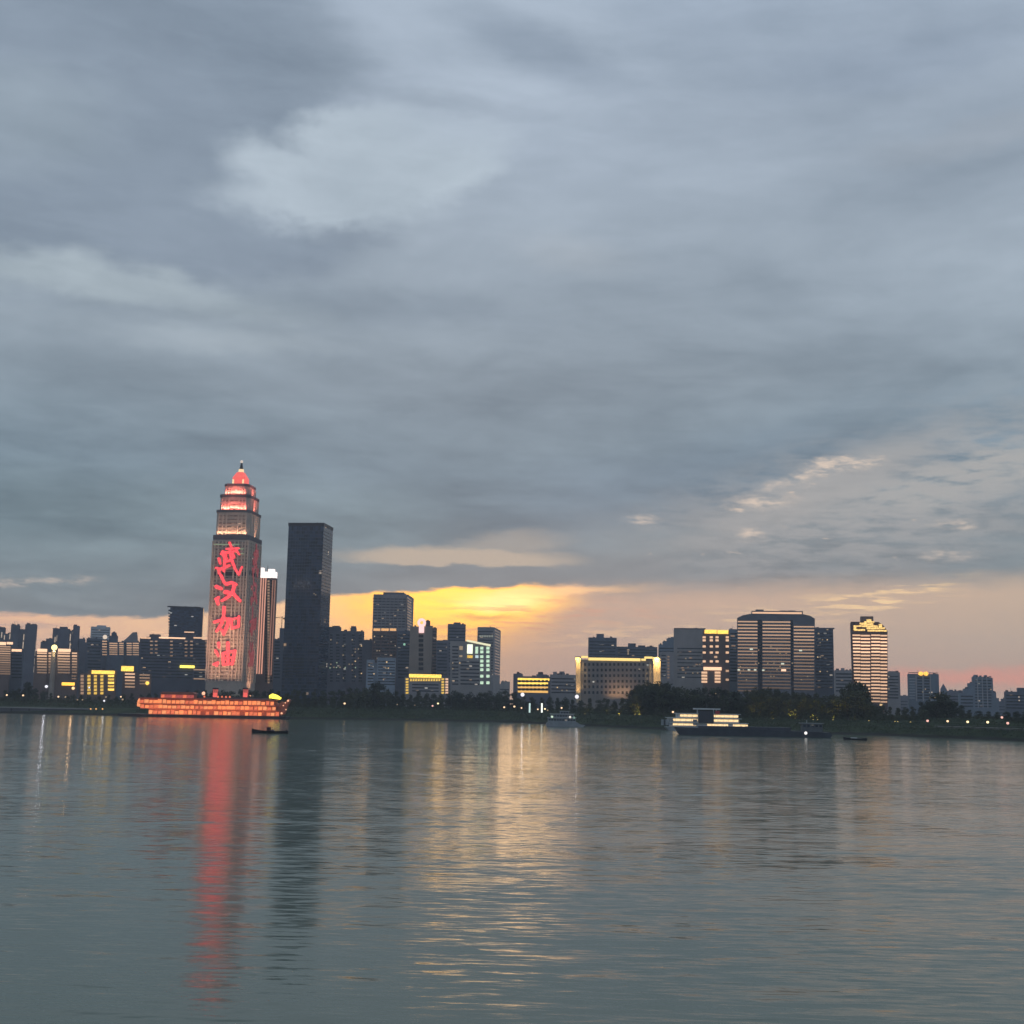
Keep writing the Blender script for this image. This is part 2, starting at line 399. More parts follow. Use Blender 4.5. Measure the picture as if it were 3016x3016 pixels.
def build_land():
    xs = [-5000, -3500, -2500, -1800, -1300, -1000] + list(range(-800, 801, 12)) + [1000, 1300, 1800, 2500, 3500, 5000]
    mb = MB(); n = len(PROFILE); rnd = random.Random(3)
    for x in xs:
        ys = shore_y(x)
        for i, (o, z) in enumerate(PROFILE):
            j = rnd.uniform(-1.2, 1.2) if i in (1, 2) else 0
            mb.v.append((x, ys + o + j, z))
    for i in range(len(xs) - 1):
        for j in range(n - 1): mb.f.append((i * n + j, (i + 1) * n + j, (i + 1) * n + j + 1, i * n + j + 1))
    m = bpy.data.materials.new('bank_grass'); m.use_nodes = True; nt = m.node_tree
    b = nt.nodes['Principled BSDF']; b.inputs['Roughness'].default_value = 0.95; b.inputs['Specular IOR Level'].default_value = 0.1
    tc = nt.nodes.new('ShaderNodeTexCoord'); p = S(nt, tc.outputs['Object'])
    g = MIX(nt, SM(nt, NOISE(nt, p, 0.06, 6, 0.65), 0.35, 0.65), (0.020, 0.034, 0.018, 1), (0.05, 0.07, 0.032, 1))
    px_, py_, pz_ = XYZ(nt, p)
    mud = SM(nt, pz_ + (NOISE(nt, p, 0.2, 4) - 0.5) * 2.0, 2.4, 0.6)
    put(nt, b.inputs['Base Color'], MIX(nt, mud, g, (0.035, 0.034, 0.03, 1)))
    o = mb.build('riverbank', m); kind(o, 'structure'); o['label'] = 'dark grassy far riverbank rising in steps to the city'
build_land()

def build_water():
    mb = MB(); mb.add([(-5000, -1200, 0), (5000, -1200, 0), (5000, 2400, 0), (-5000, 2400, 0)], [(0, 1, 2, 3)])
    m = bpy.data.materials.new('river_water'); m.use_nodes = True; nt = m.node_tree
    b = nt.nodes['Principled BSDF']
    b.inputs['Base Color'].default_value = WATER_COL; b.inputs['Roughness'].default_value = 0.12; b.inputs['IOR'].default_value = 1.33
    tc = nt.nodes.new('ShaderNodeTexCoord'); p = S(nt, tc.outputs['Object'])
    x, y, z = XYZ(nt, p)
    # crests run across the river; the slope field is read from noise at several wave lengths
    skew = y + x * 0.06
    a1 = NOISE(nt, VEC(nt, x * 0.36, skew * 2.0, 0.0), 1.0, 3.0, 0.6, 0.5, True)
    a2 = NOISE(nt, VEC(nt, x * 0.15, (y - x * 0.09) * 0.75, 4.0), 1.0, 3.0, 0.55, 0.4, True)
    a3 = NOISE(nt, VEC(nt, x * 0.016, (y - x * 0.05) * 0.07, 9.0), 1.0, 3.0, 0.55, 0.3, True)
    calm = NOISE(nt, VEC(nt, x * 0.006, y * 0.018, 2.0), 1.0, 3.0, 0.55, 0.4)
    ruff = SM(nt, calm, 0.32, 0.68, 0.55, 1.35, 'LINEAR')
    s1, s2, s3 = XYZ(nt, a1), XYZ(nt, a2), XYZ(nt, a3)
    sy = ((s1[1] - 0.5) * K1 + (s2[1] - 0.5) * K2) * ruff + (s3[1] - 0.5) * K3
    sx = ((s1[0] - 0.5) * K1 * 0.42 + (s2[0] - 0.5) * K2 * 0.35) * ruff + (s3[0] - 0.5) * K3 * 0.3
    # short steep faces turned to the viewer: the dark dashes between the glints
    dn = NOISE(nt, VEC(nt, x * 0.17 + 3.0, (y + x * 0.04) * 0.95, 15.0), 1.0, 2.0, 0.5, 0.5)
    sy = sy + SM(nt, dn + (calm - 0.5) * 0.25, 0.60, 0.76) * 0.13
    # wakes of boats long gone by: low ridges that cross the river
    for (px0, py0, px1, py1, wdt, k) in ((60, 2428, 660, 2420, 1.1, 0.085), (640, 2416, 1500, 2440, 1.0, 0.035), (2350, 2508, 3016, 2538, 1.6, 0.05), (2450, 2620, 3016, 2632, 0.8, 0.05), (120, 2800, 420, 2822, 0.35, 0.07), (1250, 2640, 1700, 2660, 0.5, 0.05)):
        q0, q1 = on_z(px0, py0), on_z(px1, py1)
        sl_ = (q1.y - q0.y) / (q1.x - q0.x)
        dd = (y - q0.y - (x - q0.x) * sl_ + (s2[2] - 0.5) * 2.2 + (s3[2] - 0.5) * 5.0) / wdt
        env = SM(nt, x, q0.x - 3, q0.x + 6) * SM(nt, x, q1.x + 3, q1.x - 6)
        g = M(nt, 'EXPONENT', dd * dd * -1.0) * env
        sy = sy + g * (k * 1.3)
    nv = nt.nodes.new('ShaderNodeVectorMath'); nv.operation = 'NORMALIZE'
    nt.links.new(VEC(nt, sx * -1.0, sy * -1.0, 1.0).k, nv.inputs[0])
    nt.links.new(nv.outputs[0], b.inputs['Normal'])
    o = mb.build('water', m); kind(o, 'structure'); o['label'] = 'grey green river water with low ripples'
WATER_COL = (0.118, 0.152, 0.106, 1)
K1, K2, K3 = 0.27, 0.18, 0.06
build_water()

# ------------------------------------------------------------------ buildings
class Bld:
    """A building whose front corner stands on a ray; faces are addressed in photo pixels cast onto their real planes."""
    def __init__(s, name, label, cat, xl, xc, xr, Y, yaw=0.0, D=None, left=False, group=None, ref=1960, G=None):
        s.G = G0 if G is None else G
        if yaw == 0.0 and xr is None and G is None: yaw = -0.85 * math.atan(((xl + xc) / 2 - 1508) / F)   # fronts look down to the river bend
        fx = Vector((math.cos(yaw), math.sin(yaw))); fy = Vector((-math.sin(yaw), math.cos(yaw)))
        c = at(xc, ref, Y); c = Vector((c.x, c.y))
        def hit(px, d):
            r = ray(px, ref); r = Vector((r.x, r.y))
            det = d.x * -r.y + r.x * d.y               # c + t d = k r
            return (-c.x * -r.y + r.x * -c.y) / det
        if not left:
            w = -hit(xl, fx); dep = D if D else hit(xr, fy); o = c - fx * w / 2; s.sx = w / 2
        else:                                          # xc is the left front corner, the left side shows between xl and xc
            w = hit(xr, fx); dep = D if D else hit(xl, fy); o = c + fx * w / 2; s.sx = -w / 2
        s.w, s.D, s.o, s.fx, s.fy, s.yaw, s.Y = w, dep, o, fx, fy, yaw, Y
        s.t = thing(name, label, cat, (o.x, o.y, s.G), yaw, group)
        s.cache = {}
    def _pl(s, px, py, org, n):
        d = ray(px, py)
        k = (org.x * n.x + org.y * n.y) / (d.x * n.x + d.y * n.y)
        return CAM + d * k
    def f(s, px, py):                                  # front face: local x, z
        p = s._pl(px, py, s.o, s.fy); q = Vector((p.x, p.y)) - s.o
        return q.dot(s.fx), p.z - s.G
    def sd(s, px, py):                                 # visible side face: local y, z
        oo = s.o + s.fx * s.sx
        p = s._pl(px, py, oo, s.fx); q = Vector((p.x, p.y)) - s.o
        return q.dot(s.fy), p.z - s.G
    def z(s, py, px=None):
        px = px if px is not None else 1508 + F * s.o.x / s.Y
        return s.f(px, py)[1]
    def body(s, blocks=None, top=None, mat=None, name='wall'):
        """blocks: (px0, px1, py_top[, py_bottom[, y0, y1]]) in photo pixels of the front plane; top: the full footprint up to that row"""
        mb = MB(); e = 0.0
        if top is not None: mb.box(-s.w / 2, s.w / 2, 0, s.D, -4, s.z(top))
        for b in blocks or ():
            px0, px1, pt = b[:3]; pb = b[3] if len(b) > 3 else None
            y0, y1 = b[4:6] if len(b) > 4 else (0.0, s.D)
            x0 = s.f(px0, pt)[0]; x1 = s.f(px1, pt)[0]; z1 = s.f((px0 + px1) / 2, pt)[1]
            z0 = -4 if pb is None else s.f((px0 + px1) / 2, pb)[1]
            mb.box(x0, x1, y0 + e, y1 + e, z0, z1); e += 0.013
        o = mb.build(name, mat, s.t)
        rnd = random.Random(int(s.o.x * 7 + s.o.y)); rf = MB(); k = 0
        tops = [(s.f(b[0], b[2])[0], s.f(b[1], b[2])[0], s.f((b[0] + b[1]) / 2, b[2])[1]) for b in blocks or () if b[1] - b[0] > 11]
        if top is not None: tops.append((-s.w / 2, s.w / 2, s.z(top)))
        for x0, x1, z1 in tops:                        # tanks, fans and stair heads on the flat roofs
            for _ in range(2 + int((x1 - x0) / 12)):
                x = rnd.uniform(x0 + 2, x1 - 2); y = rnd.uniform(2.5, s.D - 4); q = rnd.random()
                if q < 0.45: rf.box(x - rnd.uniform(0.8, 2.2), x + rnd.uniform(0.8, 2), y, y + 2.5, z1 - 0.2, z1 + rnd.uniform(0.8, 2.4))
                elif q < 0.8: rf.cyl(x, y, z1 - 0.2, z1 + rnd.uniform(1.0, 2.0), rnd.uniform(0.7, 1.2), n=8)
                else: rf.cyl(x, y, z1 - 0.2, z1 + rnd.uniform(2.5, 5.5), 0.12, n=5)
                k += 1
        if k: rf.build('roof_equipment', ROOF, s.t)
        return o
    def fb(s, name, px0, py0, px1, py1, mat, proud=0.25, depth=0.4, label=None, parent=None):
        """a box on the front face between two photo pixels"""
        ym = (py0 + py1) / 2; xm = (px0 + px1) / 2
        x0, x1 = s.f(px0, ym)[0], s.f(px1, ym)[0]; z1, z0 = s.f(xm, py0)[1], s.f(xm, py1)[1]
        w, h = abs(x1 - x0), abs(z1 - z0)
        me = s.shared(w, h, depth, mat, name)
        o = inst(name, me, parent or s.t, ((x0 + x1) / 2, -proud, (z0 + z1) / 2))
        if label: o['label'] = label
        return o
    def sb(s, name, px0, py0, px1, py1, mat, proud=0.25, depth=0.4):
        """a box on the visible side face between two photo pixels"""
        ym = (py0 + py1) / 2; xm = (px0 + px1) / 2
        y0, y1 = s.sd(px0, ym)[0], s.sd(px1, ym)[0]; z1, z0 = s.sd(xm, py0)[1], s.sd(xm, py1)[1]
        me = s.shared(depth, abs(z1 - z0), abs(y1 - y0), mat, name)
        return inst(name, me, s.t, (s.sx + math.copysign(proud, s.sx) - (depth / 2 if s.sx > 0 else -depth / 2), min(y0, y1), (z0 + z1) / 2))
    def shared(s, w, h, d, mat, name):
        k = (round(w, 1), round(h, 1), round(d, 1), mat.name, name)
        if k not in s.cache: s.cache[k] = MB().box(-w / 2, w / 2, 0, d, -h / 2, h / 2).mesh(name, mat)
        return s.cache[k]
    def bands(s, px0, px1, py0, py1, n, h, mats, name='light_strip', side=False, proud=0.25, sag=0.0):
        for i in range(n):
            t = i / max(1, n - 1); py = py0 + (py1 - py0) * t
            m_ = mats[min(len(mats) - 1, int(t * len(mats)))] if isinstance(mats, (list, tuple)) else mats
            (s.sb if side else s.fb)(name, px0, py - h / 2, px1, py + h / 2, m_, proud)
    def floors(s, px0, px1, py0, py1, pitch, mat=None, frac=0.5, side=False, name='window_band', proud=0.12):
        n = max(1, int((py1 - py0) / pitch)); n = min(n, 60); pitch = (py1 - py0) / n
        for i in range(n):
            py = py0 + pitch * (i + 0.5)
            (s.sb if side else s.fb)(name, px0, py - pitch * frac / 2, px1, py + pitch * frac / 2, mat or GLASS, proud, 0.3)
    def piers(s, xs, py0, py1, wpx, mat, name='pilaster', proud=0.7, side=False):
        for px in xs: (s.sb if side else s.fb)(name, px - wpx / 2, py0, px + wpx / 2, py1, mat, proud, proud + 0.3)
    def lit(s, spots, mat=None, w=3.2, h=3.2, name='lit_window', proud=0.3):
        for q in spots: s.fb(name, q[0] - w / 2, q[1] - h / 2, q[0] + w / 2, q[1] + h / 2, q[2] if len(q) > 2 else (mat or WINWARM), proud)
    def scatter(s, px0, px1, py0, py1, n, seed, dx=7, dy=8.5, mats=None, side=False):
        rnd = random.Random(seed); seen = set()
        for _ in range(n):
            i = rnd.randrange(max(1, int((px1 - px0) / dx))); j = rnd.randrange(max(1, int((py1 - py0) / dy)))
            if (i, j) in seen: continue
            seen.add((i, j)); m_ = rnd.choice(mats or [WINDIM, WINDIM, WINWARM])
            px, py = px0 + (i + 0.5) * dx, py0 + (j + 0.5) * dy
            (s.sb if side else s.fb)('lit_window', px - 1.6, py - 1.5, px + 1.6, py + 1.5, m_, 0.3)
    def plant(s, px0, px1, py0, py1, mat=None, name='roof_plant', y0=None, y1=None):
        """a machine room or parapet piece standing back on the roof"""
        x0, x1 = s.f(px0, py0)[0], s.f(px1, py0)[0]; xm = (px0 + px1) / 2
        return MB().box(x0, x1, s.D * 0.25 if y0 is None else y0, s.D * 0.75 if y1 is None else y1, s.f(xm, py1)[1] - 0.5, s.f(xm, py0)[1]).build(name, mat or ROOF, s.t)
    def mast(s, px, py0, py1, r=0.25):
        x, z1 = s.f(px, py0); _, z0 = s.f(px, py1)
        return MB().cyl(x, s.D / 2, z0 - 0.5, z1, r, r * 0.5, 6).build('mast', METAL, s.t)

# ------------------------------------------------------------------ the red-lit landmark tower
STONE = wall((0.52, 0.44, 0.37), 'tower_stone')
RIB = wall((0.58, 0.50, 0.42), 'tower_rib_stone')
REDLED = em('red_led', (1.0, 0.055, 0.07), 1.6, 0.35)
REDLED_DIM = em('red_led_dim', (1.0, 0.13, 0.15), 0.22, 0.35)
CORAL = em('coral_glow', (1.0, 0.13, 0.10), 1.05, 0.1)
CORAL_DIM = em('coral_lit_panel_dim', (1.0, 0.16, 0.12), 0.42, 0.3)
GOLD = em('gold_glow', (1.0, 0.72, 0.38), 1.15)
CHAR = {
 'wu': [(505,425,775,410,42), (575,290,610,380,52), (395,530,560,495,55), (560,495,700,470,50), (585,440,610,640,62), (610,640,690,850,62), (690,850,775,985,52), (775,985,842,815,42),
        (480,560,450,910,62), (480,700,575,680,60), (340,640,370,740,58), (280,840,390,862,50), (390,862,565,790,60), (340,860,345,960,60), (720,450,782,540,45), (430,500,490,640,90), (620,520,665,600,80)],
 'han': [(385,1000,460,1170,62), (285,1250,390,1290,78), (335,1485,265,1520,56), (295,1520,320,1625,80), (500,1195,610,1160,70), (610,1160,715,1200,72), (680,1200,640,1380,80), (640,1380,545,1470,78), (545,1470,405,1560,62),
         (485,1370,620,1390,92), (640,1380,705,1460,78), (705,1460,800,1560,72)],
 'jia': [(450,-80,442,120,70), (442,120,400,280,72), (400,280,292,440,66), (240,240,480,170,62), (480,170,570,185,66), (560,180,522,330,78), (522,330,442,500,78), (442,500,392,400,52),
         (612,175,622,370,58), (610,188,780,140,48), (778,122,770,330,56), (622,372,770,338,62)],
 'you': [(330,700,340,790,64), (270,870,328,980,60), (232,1165,315,1130,58), (315,1130,290,1195,58), (535,700,540,1160,76), (430,930,440,1170,72), (430,925,680,872,62), (690,872,632,1160,70), (450,1040,640,1012,44), (440,1172,632,1150,58)]}
CHAR_Y = {'wu': 1560, 'han': 1560, 'jia': 1800, 'you': 1800}
def brush(mb, pts, w, put3):
    """one stroke: a flat round-ended bar of LED panel, put3 maps (u, v, proud) to the facade"""
    (x0, y0), (x1, y1) = pts; L = math.hypot(x1 - x0, y1 - y0) or 1e-3
    ux, uy = (x1 - x0) / L, (y1 - y0) / L; r = w / 2; ring = []
    for i in range(7):
        a = math.pi / 2 + math.pi * i / 6; ring.append((x0 + r * (ux * math.cos(a) - uy * math.sin(a)), y0 + r * (uy * math.cos(a) + ux * math.sin(a))))
    r2 = r * 0.86
    for i in range(7):
        a = -math.pi / 2 + math.pi * i / 6; ring.append((x1 + r2 * (ux * math.cos(a) - uy * math.sin(a)), y1 + r2 * (uy * math.cos(a) + ux * math.sin(a))))
    return ring
TW, HW = 3.5, 1.0
def landmark():
    b = Bld('landmark_tower', 'tall stepped tower lit red and gold with big red Chinese characters down its front', 'tower', 605, 713, 752, 1390, R(-6), ref=2005)
    w, D, t = b.w, b.D, b.t
    def octo(hw, hd, c):
        return [(-hw + c, D / 2 - hd), (hw - c, D / 2 - hd), (hw, D / 2 - hd + c), (hw, D / 2 + hd - c), (hw - c, D / 2 + hd), (-hw + c, D / 2 + hd), (-hw, D / 2 + hd - c), (-hw, D / 2 - hd + c)]
    Z = lambda py: b.f(670, py)[1]
    zs = [Z(2008), Z(1577), Z(1502), Z(1455), Z(1422), Z(1384)]
    sc = [1.0, 0.93, 0.83, 0.68]
    mb = MB().prism(octo(w / 2, D / 2, 1.2), 10, zs[1])
    mb.box(-w / 2 + 4, w / 2 - 4, 4, D - 4, -4, 10.5)
    mb.build('wall', STONE, t)
    for i in (1, 2, 3):
        MB().prism(octo(w / 2 * sc[i], D / 2 * sc[i], 2 + i), zs[i] - 0.3, zs[i + 1]).build('upper_tier', STONE, t)
    # dark parapets standing round the head of each tier
    for i, h in ((0, 4.4), (1, 2.4), (2, 2.8), (3, 2.2)):
        a = MB(); hw, hd = w / 2 * sc[i] + 0.4, D / 2 * sc[i] + 0.4; zt = zs[i + 1]
        a.prism(octo(hw, hd, 1.5 + i), zt - h, zt + 0.5)
        a.build('parapet', wall((0.13, 0.12, 0.13), 'dark_parapet'), t)
    # podium trim and shelves
    MB().prism(octo(w / 2 + 2.5, D / 2 + 2.5, 1), 7.2, 9.8).build('podium_cornice', wall((0.5, 0.42, 0.3), 'cornice_stone'), t)
    for k in range(6):
        MB().cyl(-w / 2 + 5 + k * (w - 10) / 5, -1.2, -3, 7.3, 0.9, n=8).build('podium_column', STONE, t)
    # ribs between the window bays, floor by floor spandrels
    us = [-0.49, -0.43, -0.33, -0.22, -0.12, 0.12, 0.22, 0.33, 0.41, 0.49]
    ribm = MB().box(-0.75, 0.75, -0.9, 0.4, 0, zs[1] - zs[0] - 6).mesh('pilaster', RIB)
    for u in us: inst('pilaster', ribm, t, (u * w, 0, zs[0]))
    ribs = MB().box(-0.4, 0.9, -0.7, 0.7, 0, zs[1] - zs[0] - 6).mesh('pilaster', RIB)
    for v in (0.06, 0.22, 0.40, 0.60, 0.78, 0.94): inst('pilaster', ribs, t, (w / 2, v * D, zs[0]))
    nf = 40; fh = (zs[1] - 6 - zs[0]) / nf
    TG = glass('tower_brown_glass', (0.27, 0.21, 0.17), 0.3, 0.02, (2.6, 3.0), 0.3)
    gm = MB().box(-w / 2 + 1.5, w / 2 - 1.5, -0.15, 0.3, 0, fh * 0.45).mesh('window_band', TG)
    gs = MB().box(-0.3, 0.15, 2, D - 2, 0, fh * 0.45).mesh('window_band', TG)
    for k in range(nf):
        inst('window_band', gm, t, (0, 0, zs[0] + fh * (k + 0.3)))
        inst('window_band', gs, t, (w / 2, 0, zs[0] + fh * (k + 0.3)))
    dm = wall((0.03, 0.03, 0.04), 'dark_recess')
    b.fb('plant_floor', 627, 1684, 727, 1696, dm, 0.35)
    b.sb('plant_floor', 734, 1684, 760, 1697, dm, 0.35)
    for i in (1, 2, 3):
        hw = w / 2 * sc[i]; h = zs[i + 1] - zs[i] - 4; y0 = D / 2 - D / 2 * sc[i]
        me = MB().box(-0.6, 0.6, -0.7, 0.4, 0, h).mesh('pilaster', RIB)
        for u in (-0.94, -0.66, -0.4, 0.4, 0.66, 0.94): inst('pilaster', me, t, (u * (hw - 2.5), y0, zs[i]))
        me2 = MB().box(-0.4, 0.7, -0.6, 0.6, 0, h).mesh('pilaster', RIB)
        for v in (-0.8, -0.3, 0.3, 0.8): inst('pilaster', me2, t, (hw, D / 2 + v * (D / 2 * sc[i] - 2), zs[i]))
        n = max(2, int(h / 3.6))
        g2 = MB().box(-hw + 4, hw - 4, -0.12, 0.3, 0, 1.5).mesh('window_band', TG)
        for k in range(n): inst('window_band', g2, t, (0, y0, zs[i] + 1 + k * h / n))
    # crown: floodlighting put into walls, panels and roof as emission; gold cap, finial
    hw, hd = w * 0.175, D * 0.19
    zc0, zc1, zc2 = zs[4] + 0.4, Z(1398), Z(1381)
    MB().prism(octo(hw, hd, 1.6), zc0, zc1).build('crown_glow_wall', CORAL, t)
    MB().prism(octo(hw, hd, 1.6), zc1, zc2, octo(hw * 0.52, hd * 0.52, 1)).build('crown_glow_roof', CORAL, t)
    for sx in (-1, 1): MB().box(sx * hw * 0.80 - 0.9, sx * hw * 0.80 + 0.9, D / 2 - hd - 0.5, D / 2 - hd + 0.3, zc0, zc0 + 6).build('crown_glow_panel', GOLD, t)
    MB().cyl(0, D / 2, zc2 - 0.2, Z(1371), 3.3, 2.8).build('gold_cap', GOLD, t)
    fin = MB().cyl(0, D / 2, Z(1371), Z(1352), 2.1, 0.9).build('finial', DARKMETAL, t)
    MB().ball(0, D / 2, Z(1348), 1.7).build('finial_ball', em('pale_lamp', (1, 0.85, 0.72), 0.7), fin)
    # characters
    for key, strokes in CHAR.items():
        mb, ms = MB(), MB(); e = 0
        for (x0, y0, x1, y1, wd) in strokes:
            k = 0.1346; e += 0.006
            ring = brush(mb, ((600 + x0 * k, CHAR_Y[key] + y0 * k), (600 + x1 * k, CHAR_Y[key] + y1 * k)), wd * k * 1.0, None)
            fr = [b.f(px, py) for px, py in ring]
            mb.slab(fr, -1.55 - e, -0.7)
            # the same sign again on the side face, at its real width there
            sdp = []
            for px, py in ring:
                lean = (px - 668 - (1780 - py) * 0.049) / 60.0
                _, z = b.sd(748, py)
                sdp.append((D * (0.52 + 0.60 * lean * 0.62), z - 1.2))
            n = len(sdp)
            ms.add([(w / 2 + 1.25 + e, y, z) for y, z in sdp] + [(w / 2 + 0.6, y, z) for y, z in sdp],
                   [tuple(range(n)), tuple(reversed(range(n, 2 * n)))] + [(i, n + i, n + (i + 1) % n, (i + 1) % n) for i in range(n)])
        mb.build('lit_character', REDLED, t)
        ms.build('lit_character', REDLED_DIM, t)
    for (a, c, py) in ((630, 706, 1604), (668, 720, 1617), (708, 720, 1631)):
        b.fb('light_strip', a, py - 1.2, c, py + 1.2, em('pale_green_led', (0.7, 0.85, 0.5), 0.35), 1.0)
    # floodlights along each ledge wash the wall above them
    wm = (1.0, 0.52, 0.32); rd = (1.0, 0.20, 0.15)
    for off, aim, p in ((16, 26, 1300), (26, 72, 2300), (30, 112, 2300)):        # banks of floodlights on the plaza in front
        lamp(t, (0, -off, 8.5), (0, 0, zs[0] + aim), (w * 0.9, 1.0), p * TW, wm, spread=50)
    lamp(t, (w / 2 + 22, D / 2, 8.5), (w / 2, D / 2, zs[0] + 60), (1.0, D * 0.9), 2200 * TW, wm, spread=70)
    lamp(t, (0, -0.3, zs[1] + 1), (0, 3.5, zs[1] + 14), (w * 0.85, 0.5), 1000 * TW, wm, spread=110)
    lamp(t, (w / 2 + 0.5, D / 2, zs[1] + 1), (w / 2 * 0.93, D / 2, zs[1] + 14), (0.5, D * 0.8), 800 * TW, wm, spread=110)
    for i, p in ((2, 2300), (3, 1900)):
        lamp(t, (0, D / 2 - D / 2 * sc[i] - 2.2, zs[i] + 1), (0, D / 2 - D / 2 * sc[i] + 1, zs[i] + 9), (w * sc[i] * 0.85, 0.5), p * TW, rd, spread=140)
        lamp(t, (w / 2 * sc[i] + 2.2, D / 2, zs[i] + 1), (w / 2 * sc[i] - 1, D / 2, zs[i] + 9), (0.5, D * sc[i] * 0.8), p * 0.6 * TW, rd, spread=140)

landmark()

# ------------------------------------------------------------------ other buildings, left to right
DK = wall((0.17, 0.18, 0.22), 'dark_render'); DK2 = wall((0.13, 0.155, 0.20), 'slate_render'); GR = wall((0.34, 0.33, 0.34), 'grey_render')
BE = wall((0.42, 0.36, 0.31), 'beige_render'); BR = wall((0.20, 0.15, 0.14), 'brown_render'); PALE = wall((0.52, 0.55, 0.58), 'pale_render')
BLU = wall((0.20, 0.25, 0.31), 'bluish_render'); LG = wall((0.45, 0.45, 0.46), 'light_grey_render')
HM = wall((0.36, 0.34, 0.33), 'warm_grey_render')
SW = em('soft_white_led', (1.0, 0.78, 0.58), 0.55)

def dashes(b, spots, mat=SW, w=2.6):
    for (px, p0, p1) in spots: b.fb('light_strip', px - w / 2, p0, px + w / 2, p1, mat, 0.4)

b = Bld('apartment_block', 'dark twin-crowned apartment block with pale vertical dashes of light at the far left', 'building', -40, 106, None, 1700, D=30)
b.body([(-40, 14, 1846), (12, 34, 1866), (33, 58, 1841, None, -1, 24), (56, 76, 1853), (75, 109, 1839, None, -1.5, 22)], mat=DK)
for x0, x1, y in ((34, 40, 1836), (50, 56, 1837), (78, 84, 1834), (94, 100, 1836)): b.plant(x0, x1, y, 1842, DK)
dashes(b, [(5, 1862, 1878), (13, 1871, 1884), (29, 1866, 1883), (49, 1866, 1884), (70, 1868, 1886), (88, 1868, 1886), (68, 1890, 1910), (86, 1891, 1910), (104, 1888, 1909), (84, 1918, 1934), (103, 1912, 1932), (82, 1938, 1957), (101, 1938, 1957), (81, 1962, 1977), (99, 1962, 1981)])
b.floors(40, 56, 1850, 1990, 9, frac=0.4); b.floors(76, 82, 1850, 1990, 9, frac=0.4); b.scatter(36, 100, 1850, 1990, 3, 4)

b = Bld('hotel', 'low hotel striped by rows of warm balcony light at the left edge', 'building', -60, 31, None, 1500, D=26)
b.body([(-60, 33, 1900)], mat=BR)
b.bands(-60, 31, 1904, 1984, 13, 3.2, LED[2:5]); b.fb('roof_light', -60, 1890, 18, 1899, LED[0]); b.fb('roof_light', 20, 1891, 38, 1898, LED[0])
b = Bld('office_block', 'plain slate block with one bright roof strip beside the striped hotel', 'building', 31, 66, None, 1525, D=24)
b.body(top=1920, mat=DK2); b.fb('roof_light', 32, 1912, 64, 1919, LED[0]); b.plant(44, 54, 1906, 1920); b.floors(34, 64, 1925, 2000, 9, frac=0.4)

b = Bld('apartment_block', 'dark stepped apartment tower with a flat cap rising behind the globe-topped hotel', 'building', 122, 262, None, 1800, D=34)
b.body([(120, 140, 1890), (136, 158, 1881), (156, 172, 1850), (170, 206, 1852, None, -1, 30), (204, 218, 1858), (216, 234, 1843, None, -1, 28), (233, 250, 1881), (248, 264, 1892)], mat=DK)
b.plant(175, 198, 1845, 1852, DK); b.plant(180, 192, 1848, 1852, DK); b.plant(244, 248, 1877, 1882, DK)
dashes(b, [(162, 1876, 1892), (168, 1871, 1888), (207, 1867, 1888), (206, 1893, 1912)]); b.floors(174, 202, 1862, 1990, 9.5, frac=0.4); b.scatter(176, 230, 1860, 1960, 4, 5)
b = Bld('hotel', 'striped hotel with a glowing yellow globe on its rounded corner', 'building', 104, 232, None, 1490, D=28)
b.body([(104, 142, 1918), (140, 168, 1922, None, 2, 26), (166, 212, 1918), (210, 232, 1915)], mat=BR)
b.fb('roof_light', 110, 1911, 139, 1920, LED[0]); b.fb('roof_light', 171, 1911, 208, 1920, LED[0])
for a, c in ((109, 138), (143, 153), (170, 206), (212, 227)): b.bands(a, c, 1924, 1981, 8, 4.2, LED[1:5])
b.bands(211, 225, 1991, 1999, 2, 3, LED[4])
x, z = b.f(160, 1907)
tw = MB().cyl(x, 1.0, -4, b.f(160, 1916)[1], 3.0).build('corner_turret', BE, b.t)
MB().ball(x, 1.0, z, 3.3).build('globe', em('yellow_globe', (1.0, 0.80, 0.30), 2.4), tw)
lamp(b.t, (x, -3.6, z - 2), (x, 0, z - 20), (2, 2), 900, (1, 0.75, 0.35), spread=100)

b = Bld('tower_block', 'pale hazy tower block far behind the left rooftops', 'building', 266, 322, None, 3000, D=40)
b.body([(268, 324, 1846)], mat=PALE); b.plant(285, 312, 1841, 1846, PALE); b.floors(270, 322, 1852, 1960, 7, frac=0.35)
b = Bld('apartment_block', 'dark block with one narrow column of lit floors under a pale roof lamp', 'building', 255, 318, None, 1760, D=30)
b.body([(255, 300, 1880), (298, 318, 1885)], mat=DK2); b.bands(301, 315, 1889, 1928, 6, 3.6, LED[2:4]); b.floors(258, 296, 1884, 1990, 9, frac=0.4)
x, z = b.f(309, 1876); MB().ball(x, 3, z, 3).build('roof_lamp', em('pale_lamp2', (1, 0.80, 0.62), 0.9), b.t)
b = Bld('apartment_block', 'grey pyramid-roofed block with two columns of lit floors', 'building', 318, 368, None, 1740, D=28)
b.body([(318, 368, 1890), (322, 346, 1872, 1892, 2, 26), (328, 342, 1862, 1874, 6, 20)], mat=DK2)
for a, c in ((322, 346), (351, 364)): b.bands(a, c, 1895, 1927, 6, 3.4, LED[2:4])
b = Bld('apartment_block', 'grey slant-roofed block with two lit columns right of the pyramid-roofed one', 'building', 368, 414, None, 1750, D=28)
b.body([(368, 412, 1890)], mat=DK2)
po = [b.f(*p) for p in ((360, 1890), (376, 1876), (390, 1862), (403, 1861), (405, 1890))]
MB().slab(po[::-1], 4, 22).build('roof', GR, b.t)
